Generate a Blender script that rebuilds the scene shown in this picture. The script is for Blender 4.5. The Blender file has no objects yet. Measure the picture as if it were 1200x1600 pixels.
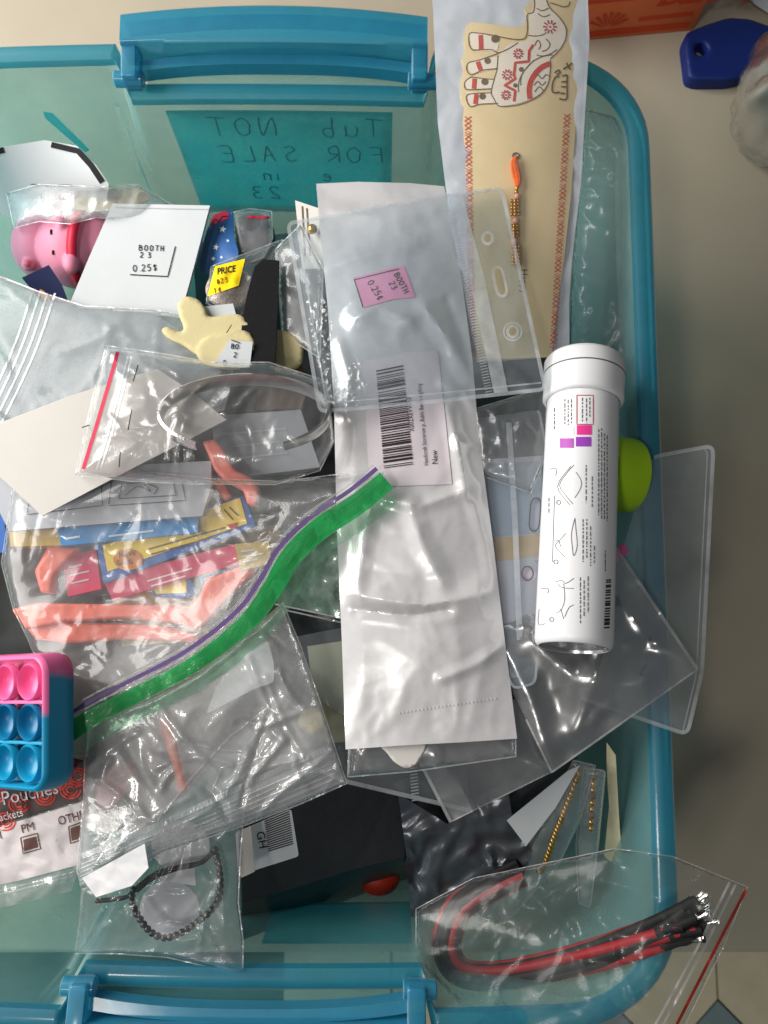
import bpy, bmesh, math, random
import numpy as np
from mathutils import Vector, Matrix, noise
from mathutils.geometry import delaunay_2d_cdt

random.seed(7)
sc = bpy.context.scene
COL = sc.collection

# ------------------------------------------------------------------ camera
TH = math.radians(7.6)          # pitch from straight down
CD = 0.32                       # distance to the plane of the tub's rim (z = 0)
FPX = 1256.0                    # focal length in photograph pixels (1200 x 1600)
CAM = Vector((0, -CD * math.sin(TH), CD * math.cos(TH)))
cd = bpy.data.cameras.new('camera')
cam = bpy.data.objects.new('camera', cd)
COL.objects.link(cam)
cam.location = CAM
cam.rotation_euler = (TH, 0, 0)
cd.sensor_fit = 'VERTICAL'
cd.sensor_height = 24
cd.sensor_width = 24
cd.lens = FPX / 1600 * 24
cd.clip_start = 0.01
cd.clip_end = 20
cd.dof.use_dof = True          # a phone lens: only the table and floor soften a little
cd.dof.focus_distance = 0.31
cd.dof.aperture_fstop = 14
sc.camera = cam

# ------------------------------------------------------------------ light: an indoor room with one window
w = bpy.data.worlds.new('World')
sc.world = w
w.use_nodes = True
bg = w.node_tree.nodes['Background']
bg.inputs[0].default_value = (0.90, 0.95, 1.0, 1)
bg.inputs[1].default_value = 0.11


def area(name, loc, aim, sx, sy, power, color):
    l = bpy.data.lights.new(name, 'AREA')
    l.shape = 'RECTANGLE'
    l.size, l.size_y, l.energy, l.color = sx, sy, power, color
    o = bpy.data.objects.new(name, l)
    COL.objects.link(o)
    o.location = loc
    o.rotation_euler = (Vector(aim) - Vector(loc)).to_track_quat('-Z', 'Y').to_euler()
    return o


area('window_light', (-0.66, 0.20, 0.36), (-0.02, 0.0, 0), 0.85, 0.42, 12.0, (1.0, 0.97, 0.93))
area('bag_highlight_lamp', (-0.45, -0.45, 1.15), (-0.05, 0, 0), 0.14, 0.14, 3.0, (1.0, 0.96, 0.9))  # added lamp, placed to put a bright highlight on the lower-left bags

vs = sc.view_settings
vs.view_transform = 'Standard'
vs.look = 'None'
vs.gamma = 1
vs.exposure = 0.0
cy = sc.cycles
cy.use_denoising = True
cy.max_bounces = 14
cy.transparent_max_bounces = 40
cy.diffuse_bounces = 4
cy.glossy_bounces = 4
cy.transmission_bounces = 8
cy.caustics_reflective = False
cy.caustics_refractive = False
cy.sample_clamp_indirect = 6


# ------------------------------------------------------------------ helpers: pixel -> place
def P(px, py, z):
    """photograph pixel + height in mm above the rim plane -> world point"""
    a = (px - 600) / FPX
    b = (800 - py) / FPX
    d = Vector((a, math.sin(TH) + b * math.cos(TH), -math.cos(TH) + b * math.sin(TH)))
    return CAM + d * ((z / 1000 - CAM.z) / d.z)


def zfield(pts):
    """smooth height field (mm) through (px, py, z) points"""
    if not isinstance(pts, (list, tuple)):
        c = float(pts)
        return lambda x, y: c
    A = np.array(pts, float)
    X, zv = A[:, :2] / 100.0, A[:, 2]
    if len(A) <= 3:
        M = np.c_[X, np.ones(len(A))]
        c = np.linalg.lstsq(M, zv, rcond=None)[0]
        return lambda x, y: c[0] * x / 100 + c[1] * y / 100 + c[2]
    n = len(A)
    d = np.linalg.norm(X[:, None] - X[None], axis=2)
    K = d ** 2 * np.log(d + 1e-9) + np.eye(n) * 0.05
    Q = np.c_[np.ones(n), X]
    M = np.zeros((n + 3, n + 3))
    M[:n, :n] = K
    M[:n, n:] = Q
    M[n:, :n] = Q.T
    s = np.linalg.lstsq(M, np.r_[zv, 0, 0, 0], rcond=None)[0]

    def f(x, y):
        r = np.hypot(X[:, 0] - x / 100, X[:, 1] - y / 100)
        return float((r * r * np.log(r + 1e-9)) @ s[:n] + s[n] + s[n + 1] * x / 100 + s[n + 2] * y / 100)
    return f


def crumple(amp, scale, seed, ridge=0.6, ax=1.0, ay=1.0):
    """folded plastic: soft swell plus sharp creases, mm"""
    sx, sy = ax / scale, ay / scale

    def f(x, y):
        v = Vector((x * sx, y * sy, seed * 3.7))
        wv = noise.noise(v * 0.7 + Vector((5, 1, 0)))
        v2 = v + Vector((wv * 0.8, -wv * 0.6, 0))
        soft = noise.noise(v2 * 0.6)
        r1 = 1 - 2.2 * abs(noise.noise(v2 * 1.1 + Vector((0, 0, 9))))
        r2 = 1 - 2.2 * abs(noise.noise(v2 * 2.3 + Vector((3, 0, 4))))
        return amp * (soft * (1 - ridge) * 1.6 + ridge * (max(r1, -0.4) * 0.55 + max(r2, -0.4) * 0.28))
    return f


def folds(lst):
    """drawn-out creases: (path, height mm, half width px)"""
    segs = []
    for path, h, wd in lst:
        for p, q in zip(path, path[1:]):
            segs.append((p[0], p[1], q[0], q[1], h, wd, len(segs)))
    if not segs:
        return lambda x, y: 0.0
    A = np.array([g[:6] for g in segs], float)
    ids = []
    k = 0
    for path, h, wd in lst:
        ids += [k] * (len(path) - 1)
        k += 1
    ids = np.array(ids)
    D = A[:, 2:4] - A[:, :2]
    L2 = (D ** 2).sum(1) + 1e-9

    def f(x, y):
        p = np.array((x, y))
        t = np.clip(((p - A[:, :2]) * D).sum(1) / L2, 0, 1)
        d = np.sqrt(((A[:, :2] + D * t[:, None] - p) ** 2).sum(1))
        v = A[:, 4] * np.maximum(0, 1 - d / A[:, 5]) ** 1.4
        out = np.zeros(k)
        i = np.abs(v) > 0
        for a_, b_ in zip(ids[i], v[i]):
            if abs(b_) > abs(out[a_]):
                out[a_] = b_
        return float(out.sum())
    return f


def random_folds(poly, n, seed, h=(.7, 1.7), wd=(9, 17), ln=(50, 170)):
    rng = random.Random(seed)
    xs, ys = [p[0] for p in poly], [p[1] for p in poly]
    out = []
    while len(out) < n:
        x, y = rng.uniform(min(xs), max(xs)), rng.uniform(min(ys), max(ys))
        if not inside(poly, x, y):
            continue
        a, l = rng.uniform(0, math.pi), rng.uniform(*ln)
        bend = rng.uniform(-.5, .5)
        path = []
        for i in range(5):
            t = i / 4 - .5
            path.append((x + math.cos(a + bend * t) * l * t, y + math.sin(a + bend * t) * l * t))
        out.append((path, rng.choice((1, 1, -1)) * rng.uniform(*h), rng.uniform(*wd)))
    return out


def plus(*fs):
    return lambda x, y: sum(f(x, y) for f in fs)


def surf(zf):
    return lambda x, y: P(x, y, zf(x, y))


def lift(s, e):
    """a surface moved e mm out along the line of sight (print lying on a face)"""
    def f(x, y):
        p = s(x, y)
        return p + (CAM - p).normalized() * (e / 1000)
    return f


def dens(path, step, closed=False):
    out = []
    n = len(path)
    for i in range(n if closed else n - 1):
        a, b = path[i], path[(i + 1) % n]
        k = max(1, int(math.hypot(b[0] - a[0], b[1] - a[1]) / step))
        for j in range(k):
            out.append((a[0] + (b[0] - a[0]) * j / k, a[1] + (b[1] - a[1]) * j / k))
    if not closed:
        out.append(tuple(path[-1][:2]))
    return out


def spline(path, closed=False, k=6):
    """Catmull-Rom through the points (any dimension)"""
    pts = [np.array(p, float) for p in path]
    n = len(pts)
    out = []
    for i in range(n if closed else n - 1):
        if closed:
            p0, p1, p2, p3 = pts[i - 1], pts[i], pts[(i + 1) % n], pts[(i + 2) % n]
        else:
            p0, p1, p2, p3 = pts[max(i - 1, 0)], pts[i], pts[i + 1], pts[min(i + 2, n - 1)]
        for j in range(k):
            t = j / k
            out.append(tuple(0.5 * (2 * p1 + (p2 - p0) * t + (2 * p0 - 5 * p1 + 4 * p2 - p3) * t * t + (3 * p1 - p0 - 3 * p2 + p3) * t ** 3)))
    if not closed:
        out.append(tuple(pts[-1]))
    return out


def rnd(poly, r, k=5):
    """polygon with its corners rounded by r pixels"""
    out = []
    n = len(poly)
    for i in range(n):
        p, a, b = (Vector(poly[j][:2]) for j in (i, i - 1, (i + 1) % n))
        da, db = (a - p), (b - p)
        ra = min(r, da.length * 0.45)
        rb = min(r, db.length * 0.45)
        s, e = p + da.normalized() * ra, p + db.normalized() * rb
        for j in range(k + 1):
            t = j / k
            q = s * (1 - t) ** 2 + p * 2 * t * (1 - t) + e * t * t
            out.append((q.x, q.y))
    return out


def circle(cx, cy, rx, ry=None, n=24, rot=0):
    ry = ry or rx
    c, s = math.cos(rot), math.sin(rot)
    return [(cx + rx * math.cos(t) * c - ry * math.sin(t) * s, cy + rx * math.cos(t) * s + ry * math.sin(t) * c) for t in (2 * math.pi * i / n for i in range(n))]


def inside(poly, x, y):
    c = False
    n = len(poly)
    j = n - 1
    for i in range(n):
        xi, yi = poly[i][0], poly[i][1]
        xj, yj = poly[j][0], poly[j][1]
        if (yi > y) != (yj > y) and x < (xj - xi) * (y - yi) / (yj - yi) + xi:
            c = not c
        j = i
    return c


def bdist(poly):
    A = np.array([p[:2] for p in poly], float)
    B = np.roll(A, -1, 0)
    AB = B - A
    L = (AB ** 2).sum(1) + 1e-9

    def f(x, y):
        p = np.array((x, y))
        t = np.clip(((p - A) * AB).sum(1) / L, 0, 1)
        return float(np.sqrt((((A + AB * t[:, None]) - p) ** 2).sum(1).min()))
    return f


def fill(poly, step, holes=()):
    """2D triangulation of an outline with points every `step` px inside"""
    rng = random.Random(int(poly[0][0] * 7 + len(poly)))
    loops = [dens(poly, step, True)] + [dens(h, step, True) for h in holes]
    vs_, es = [], []
    for lp in loops:
        b = len(vs_)
        vs_ += [Vector(p[:2]) for p in lp]
        es += [(b + i, b + (i + 1) % len(lp)) for i in range(len(lp))]
    nb = len(loops[0])
    bd = bdist(loops[0])
    hb = [bdist(h) for h in holes]
    xs, ys = [p[0] for p in poly], [p[1] for p in poly]
    y, row = min(ys) + step * 0.5, 0
    while y < max(ys):
        x = min(xs) + (step * 0.5 if row % 2 else 0)
        while x < max(xs):
            qx, qy = x + rng.uniform(-.15, .15) * step, y + rng.uniform(-.15, .15) * step
            if inside(poly, qx, qy) and bd(qx, qy) > step * 0.45 and not any(inside(h, qx, qy) or b(qx, qy) < step * 0.45 for h, b in zip(holes, hb)):
                vs_.append(Vector((qx, qy)))
            x += step
        y += step * 0.87
        row += 1
    ov, oe, of, _, _, _ = delaunay_2d_cdt(vs_, es, [], 1, 1e-4)
    P2 = [(v.x, v.y) for v in ov]
    T = []
    for f in of:
        cx_, cy_ = sum(P2[i][0] for i in f) / len(f), sum(P2[i][1] for i in f) / len(f)
        if any(inside(h, cx_, cy_) for h in holes) or not inside(loops[0], cx_, cy_):
            continue
        a, b, c = (P2[i] for i in f[:3])
        ar = (b[0] - a[0]) * (c[1] - a[1]) - (b[1] - a[1]) * (c[0] - a[0])
        T.append(tuple(f) if ar < 0 else tuple(reversed(f)))      # pixel y runs down: keep the face up
    return P2, T


def border(T):
    d = {}
    for f in T:
        for i in range(len(f)):
            e = (f[i], f[(i + 1) % len(f)])
            d[e] = 1
    return [e for e in d if (e[1], e[0]) not in d]


# ------------------------------------------------------------------ helpers: objects
def mesh(name, verts, faces, m, parent=None, smooth=True, sharp=None):
    me = bpy.data.meshes.new(name)
    me.from_pydata([tuple(v) for v in verts], [], faces)
    if smooth:
        me.shade_smooth()
    if sharp:
        me.set_sharp_from_angle(angle=math.radians(sharp))
    if m:
        me.materials.append(m)
    o = bpy.data.objects.new(name, me)
    COL.objects.link(o)
    o.parent = parent
    return o


def tag(o, label, cat, group=None):
    o['label'] = label
    o['category'] = cat
    if group:
        o['group'] = group
    return o


def thing(name, label, cat, group=None):
    o = bpy.data.objects.new(name, None)
    COL.objects.link(o)
    o.empty_display_size = 0.01
    return tag(o, label, cat, group)


def sheet(name, poly, zf, m, parent=None, step=8, thick=0.0, holes=(), sharp=40):
    """a flexible sheet: outline in photograph pixels, height field in mm, real thickness in mm"""
    P2, T = fill(poly, step, holes)
    top = [P(x, y, zf(x, y)) for x, y in P2]
    if thick <= 0:
        return mesh(name, top, T, m, parent)
    n = len(top)
    bot = [v - Vector((0, 0, thick / 1000)) for v in top]
    F = list(T) + [tuple(n + i for i in reversed(f)) for f in T]
    for a, b in border(T):
        F.append((b, a, n + a, n + b))
    return mesh(name, top + bot, F, m, parent, True, sharp)


def bag(name, poly, base, H, m, parent=None, step=8, D=60, cr=(2.0, 60, 1), ridge=0.6, bottom=0.8, ax=1.0, ay=1.0):
    """a closed plastic bag: top and bottom film meeting at the edges, puffed by H mm. returns object, height field of its top"""
    bz = zfield(base)
    bd = bdist(dens(poly, 12, True))
    xs_b, ys_b = [p[0] for p in poly], [p[1] for p in poly]
    nfold = int(min(36, (max(xs_b) - min(xs_b)) * (max(ys_b) - min(ys_b)) / 4200)) + 3
    cf = plus(crumple(cr[0] * .75, cr[1] * 1.35, cr[2], ridge, ax, ay), folds(random_folds(poly, nfold, cr[2], (.35, .4 + cr[0] * .3), (5, 12), (26, 26 + cr[1] * 1.8))))

    def top(x, y):
        d = min(bd(x, y) / D, 1)
        k = math.sqrt(max(0, 1 - (1 - d) ** 2))
        return bz(x, y) + H * k + cf(x, y) * (0.25 + 0.75 * k)

    def bot(x, y):
        d = min(bd(x, y) / D, 1)
        k = math.sqrt(max(0, 1 - (1 - d) ** 2))
        return bz(x, y) + cf(x, y) * 0.25 * (1 - k) - bottom * k
    P2, T = fill(poly, step)
    V = [P(x, y, top(x, y)) for x, y in P2]
    n = len(V)
    eb = set(i for e in border(T) for i in e)
    idx, V2 = {}, []
    for i, (x, y) in enumerate(P2):
        if i in eb:
            idx[i] = i
        else:
            idx[i] = n + len(V2)
            V2.append(P(x, y, bot(x, y)))
    F = list(T) + [tuple(idx[i] for i in reversed(f)) for f in T]
    return mesh(name, V + V2, F, m, parent), top


def ribbon_geo(path, width, s, step=4, cap=True):
    pts = dens(path, step)
    n = len(pts)
    V, F = [], []
    for i, (x, y) in enumerate(pts):
        a, b = pts[max(i - 1, 0)], pts[min(i + 1, n - 1)]
        dx, dy = b[0] - a[0], b[1] - a[1]
        l = math.hypot(dx, dy) or 1
        wd = (width(i / (n - 1)) if callable(width) else width) / 2
        V += [s(x - dy / l * wd, y + dx / l * wd), s(x + dy / l * wd, y - dx / l * wd)]
        if i:
            k = 2 * i
            F.append((k - 2, k, k + 1, k - 1))
    return V, F


def strokes(name, paths, width, s, m, parent, e=0.25, step=4):
    """drawn or printed lines lying on a surface, one flat print"""
    sl = lift(s, e)
    V, F = [], []
    for p in paths:
        if len(p) < 2:
            continue
        v, f = ribbon_geo(p, width, sl, step)
        b = len(V)
        V += v
        F += [tuple(b + i for i in q) for q in f]
    return mesh(name, V, F, m, parent, False)


def patches(name, polys, s, m, parent, e=0.2, step=7):
    sl = lift(s, e)
    V, F = [], []
    for p in polys:
        P2, T = fill(p, step)
        b = len(V)
        V += [sl(x, y) for x, y in P2]
        F += [tuple(b + i for i in q) for q in T]
    return mesh(name, V, F, m, parent, True)


def band(name, path, width, zf, m, parent, thick=0.8, step=5):
    """a flat strip with thickness laid along a path"""
    V, F = ribbon_geo(path, width, surf(zf), step)
    n = len(V)
    V = V + [v - Vector((0, 0, thick / 1000)) for v in V]
    F = list(F) + [tuple(n + i for i in reversed(f)) for f in F]
    for a, b in border(F[:len(F) // 2]):
        F.append((b, a, n + a, n + b))
    return mesh(name, V, F, m, parent, True, 40)


FONTS = {}


def font_geo(s, shear=0.0, bold=0.0):
    key = (s, shear, bold)
    if key in FONTS:
        return FONTS[key]
    cu = bpy.data.curves.new('print', 'FONT')
    cu.body = s
    cu.size = 1
    cu.shear = shear
    cu.offset = bold
    cu.resolution_u = 3
    o = bpy.data.objects.new('print', cu)
    COL.objects.link(o)
    dg = bpy.context.evaluated_depsgraph_get()
    dg.update()
    me = o.evaluated_get(dg).to_mesh()
    V = [(v.co.x, v.co.y) for v in me.vertices]
    F = [tuple(p.vertices) for p in me.polygons]
    o.evaluated_get(dg).to_mesh_clear()
    bpy.data.objects.remove(o)
    bpy.data.curves.remove(cu)
    FONTS[key] = (V, F)
    return V, F


def put_text(name, items, s, m, parent, e=0.3):
    """items: (text, ox, oy, angle, size_px, width_scale, shear, bold)"""
    sl = lift(s, e)
    V, F = [], []
    for it in items:
        t, ox, oy, ang, sz = it[:5]
        wsc = it[5] if len(it) > 5 else 1
        v, f = font_geo(t, it[6] if len(it) > 6 else 0, it[7] if len(it) > 7 else 0)
        a = math.radians(ang)
        c, q = math.cos(a), math.sin(a)
        b = len(V)
        for x, y in v:
            x, y = x * sz * wsc, y * sz
            V.append(sl(ox + x * c + y * q, oy + x * q - y * c))
        F += [tuple(b + i for i in g) for g in f]
    return mesh(name, V, F, m, parent, False)


HAND = {
    'B': [[(0, 0), (.03, 1)], [(0, .95), (.4, .85), (.42, .62), (.05, .52), (.5, .4), (.48, .08), (0, 0)]],
    'O': [[(.25, 1), (.02, .7), (.05, .2), (.28, 0), (.52, .3), (.5, .8), (.22, .98)]],
    'T': [[(0, .95), (.6, 1)], [(.3, .97), (.27, 0)]],
    'H': [[(.02, 1), (0, 0)], [(.5, 1), (.48, 0)], [(0, .5), (.5, .53)]],
    '2': [[(0, .8), (.2, 1), (.45, .85), (.35, .5), (0, .02), (.5, .05)]],
    '3': [[(.02, .9), (.3, 1), (.42, .75), (.15, .55), (.45, .4), (.35, .05), (0, .08)]],
    '0': [[(.25, 1), (.02, .7), (.05, .2), (.28, 0), (.5, .3), (.48, .8), (.22, .98)]],
    '.': [[(.1, 0), (.16, .08)]],
    '5': [[(.45, 1), (.08, .97), (.04, .58), (.35, .6), (.45, .3), (.25, .02), (0, .1)]],
    '$': [[(.45, .8), (.2, .9), (.05, .7), (.4, .4), (.35, .15), (.02, .15)], [(.25, 1.05), (.2, -.05)]],
    'c': [[(.42, .65), (.2, .75), (.05, .4), (.2, .1), (.45, .15)], [(.3, .95), (.18, -.1)]],
    'N': [[(0, 0), (.02, 1), (.5, 0), (.52, 1)]],
    'u': [[(0, .55), (.02, .1), (.2, 0), (.4, .12), (.42, .58), (.44, 0)]],
    'b': [[(0, 1), (.02, 0), (.3, .05), (.35, .4), (.02, .45)]],
    'F': [[(0, 0), (.03, 1), (.5, .98)], [(.02, .55), (.38, .55)]],
    'R': [[(0, 0), (.03, 1), (.4, .88), (.35, .55), (.03, .5), (.5, 0)]],
    'S': [[(.45, .88), (.2, 1), (.05, .75), (.42, .4), (.3, .05), (0, .1)]],
    'A': [[(0, 0), (.25, 1), (.5, 0)], [(.1, .4), (.42, .4)]],
    'L': [[(.02, 1), (0, .03), (.45, 0)]],
    'E': [[(.48, 1), (.02, .98), (0, 0), (.48, .02)], [(0, .5), (.38, .52)]],
    'i': [[(.1, .55), (.1, 0)], [(.1, .78), (.13, .84)]],
    'n': [[(0, .55), (.02, 0)], [(.02, .4), (.25, .56), (.36, .4), (.36, 0)]],
    'e': [[(0, .3), (.36, .34), (.22, .56), (.02, .3), (.15, 0), (.4, .1)]],
    'P': [[(0, 0), (.02, 1), (.42, .9), (.4, .58), (.02, .5)]],
    '#': [[(.15, 0), (.2, 1)], [(.35, 0), (.4, 1)], [(0, .35), (.5, .35)], [(.03, .68), (.53, .68)]],
    '1': [[(.1, .8), (.25, 1), (.22, 0)]],
    ' ': [],
}


def hand(text, ox, oy, ang, sz, sp=0.72, mirror=False, wob=0.05):
    a = math.radians(ang)
    c, q = math.cos(a), math.sin(a)
    out, x0 = [], 0.0
    for ch in text:
        for st in HAND[ch]:
            pl = []
            for x, y in (spline(st, False, 4) if len(st) > 3 else st):
                X = (x0 + x + random.uniform(-wob, wob) * .5) * sz * (-1 if mirror else 1)
                Y = (y + random.uniform(-wob, wob) * .5) * sz
                pl.append((ox + X * c + Y * q, oy + X * q - Y * c))
            out.append(pl)
        x0 += sp * (0.5 if ch in '.i' else 1)
    return out


def tube(name, pts, r, m, parent=None, seg=8, cap=True):
    pts = [Vector(p) for p in pts]
    n = len(pts)
    V, F = [], []
    up = Vector((0.13, 0.21, 0.97))
    for i, p in enumerate(pts):
        t = (pts[min(i + 1, n - 1)] - pts[max(i - 1, 0)]).normalized()
        x = t.cross(up).normalized()
        y = x.cross(t).normalized()
        rr = r[i] if isinstance(r, (list, tuple)) else r
        V += [p + (x * math.cos(2 * math.pi * k / seg) + y * math.sin(2 * math.pi * k / seg)) * rr for k in range(seg)]
        if i:
            b = (i - 1) * seg
            F += [(b + k, b + (k + 1) % seg, b + seg + (k + 1) % seg, b + seg + k) for k in range(seg)]
    if cap:
        F += [tuple(reversed(range(seg))), tuple((n - 1) * seg + k for k in range(seg))]
    return mesh(name, V, F, m, parent, True, 50)


def frame_of(axis):
    t = Vector(axis).normalized()
    x = t.cross(Vector((0, 0, 1)))
    if x.length < 1e-3:
        x = Vector((1, 0, 0))
    x.normalize()
    return x, t.cross(x).normalized() * -1, t


def lathe(name, prof, org, axis, m, parent=None, seg=40, sharp=35, wobble=None):
    """revolve (radius, distance) pairs in metres about an axis"""
    x, y, t = frame_of(axis)
    V, F = [], []
    for i, (r, d) in enumerate(prof):
        for k in range(seg):
            a = 2 * math.pi * k / seg
            rr = r * (1 + (wobble(a, d) if wobble else 0))
            V.append(Vector(org) + t * d + (x * math.cos(a) + y * math.sin(a)) * rr)
        if i:
            b = (i - 1) * seg
            F += [(b + k, b + seg + k, b + seg + (k + 1) % seg, b + (k + 1) % seg) for k in range(seg)]
    o = mesh(name, V, F, m, parent, True, sharp)
    bm = bmesh.new()
    bm.from_mesh(o.data)
    bmesh.ops.remove_doubles(bm, verts=bm.verts, dist=1e-7)
    bmesh.ops.recalc_face_normals(bm, faces=bm.faces)
    bm.to_mesh(o.data)
    bm.free()
    return o


def ball(name, c, r, m, parent=None, sub=2, scale=(1, 1, 1)):
    bm = bmesh.new()
    bmesh.ops.create_icosphere(bm, subdivisions=sub, radius=r)
    for v in bm.verts:
        v.co = Vector((v.co.x * scale[0], v.co.y * scale[1], v.co.z * scale[2])) + Vector(c)
    me = bpy.data.meshes.new(name)
    bm.to_mesh(me)
    bm.free()
    me.shade_smooth()
    me.materials.append(m)
    o = bpy.data.objects.new(name, me)
    COL.objects.link(o)
    o.parent = parent
    return o


def box(name, corners, h, m, parent=None, bev=0.0):
    """prism on a world-space polygon (top), h metres down"""
    n = len(corners)
    V = [Vector(c) for c in corners] + [Vector(c) - Vector((0, 0, h)) for c in corners]
    F = [tuple(range(n)), tuple(reversed(range(n, 2 * n)))] + [(i, n + i, n + (i + 1) % n, (i + 1) % n) for i in range(n)]
    bm = bmesh.new()
    bv = [bm.verts.new(v) for v in V]
    for f in F:
        bm.faces.new([bv[i] for i in f])
    bmesh.ops.recalc_face_normals(bm, faces=bm.faces)
    if bev:
        bmesh.ops.bevel(bm, geom=list(bm.edges), offset=bev, segments=3, profile=.6, affect='EDGES')
    me = bpy.data.meshes.new(name)
    bm.to_mesh(me)
    bm.free()
    me.shade_smooth()
    me.set_sharp_from_angle(angle=math.radians(35))
    me.materials.append(m)
    o = bpy.data.objects.new(name, me)
    COL.objects.link(o)
    o.parent = parent
    return o


def bevelled(name, poly, zf, thick, m, parent=None, step=6, bev=0.8, holes=()):
    """a moulded flat piece: outline extruded by `thick` mm with rounded edges"""
    bd = bdist(dens(poly, 4, True))
    hb = [bdist(h) for h in holes]

    def rz(x, y):
        d = min([bd(x, y)] + [b(x, y) for b in hb]) * 0.25
        k = max(0.0, 1 - d / (bev * 1.4))
        return zf(x, y) - bev * (1 - math.sqrt(max(0, 1 - k * k)))
    return sheet(name, poly, rz, m, parent, step, thick, holes, 60)


# ------------------------------------------------------------------ materials
def S(r, g, b, k=1.0):
    f = lambda c: (c / 12.92 if c <= .04045 else ((c + .055) / 1.055) ** 2.4) * k
    return (f(r / 255), f(g / 255), f(b / 255), 1)


def nodes(name):
    m = bpy.data.materials.new(name)
    m.use_nodes = True
    t = m.node_tree
    t.nodes.clear()
    return m, t, t.nodes.new, t.links.new


def add_bump(t, N, L, scale, strength, dist, kind='noise', detail=4):
    tc = N('ShaderNodeTexCoord')
    if kind == 'noise':
        nt = N('ShaderNodeTexNoise')
        nt.inputs['Scale'].default_value = scale
        nt.inputs['Detail'].default_value = detail
        out = nt.outputs['Fac']
    else:
        nt = N('ShaderNodeTexVoronoi')
        nt.feature = 'DISTANCE_TO_EDGE'
        nt.inputs['Scale'].default_value = scale
        out = nt.outputs['Distance']
    L(tc.outputs['Object'], nt.inputs['Vector'])
    b = N('ShaderNodeBump')
    b.inputs['Strength'].default_value = strength
    b.inputs['Distance'].default_value = dist
    L(out, b.inputs['Height'])
    return b


def mat(name, col, rough=0.5, spec=0.5, var=0.08, vscale=60, bump=0.15, bscale=400, metal=0.0, coat=0.0, sss=0.0, bdist_=0.0003, sheen=0.0):
    m, t, N, L = nodes(name)
    o = N('ShaderNodeOutputMaterial')
    p = N('ShaderNodeBsdfPrincipled')
    L(p.outputs[0], o.inputs[0])
    tc = N('ShaderNodeTexCoord')
    nt = N('ShaderNodeTexNoise')
    nt.inputs['Scale'].default_value = vscale
    nt.inputs['Detail'].default_value = 5
    L(tc.outputs['Object'], nt.inputs['Vector'])
    mr = N('ShaderNodeMapRange')
    mr.inputs['From Min'].default_value = .25
    mr.inputs['From Max'].default_value = .75
    mr.inputs['To Min'].default_value = 1 - var
    mr.inputs['To Max'].default_value = 1 + var
    L(nt.outputs['Fac'], mr.inputs['Value'])
    mx = N('ShaderNodeMix')
    mx.data_type = 'RGBA'
    mx.blend_type = 'MULTIPLY'
    mx.inputs[0].default_value = 1
    mx.inputs[6].default_value = col
    L(mr.outputs[0], mx.inputs[7])
    L(mx.outputs[2], p.inputs['Base Color'])
    p.inputs['Roughness'].default_value = rough
    p.inputs['Specular IOR Level'].default_value = spec
    p.inputs['Metallic'].default_value = metal
    p.inputs['Coat Weight'].default_value = coat
    p.inputs['Coat Roughness'].default_value = 0.12
    if sss:
        p.inputs['Subsurface Weight'].default_value = sss
        p.inputs['Subsurface Radius'].default_value = (.004, .002, .002)
        p.inputs['Subsurface Scale'].default_value = 1
    if bump:
        b = add_bump(t, N, L, bscale, bump, bdist_)
        L(b.outputs[0], p.inputs['Normal'])
    return m


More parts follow.
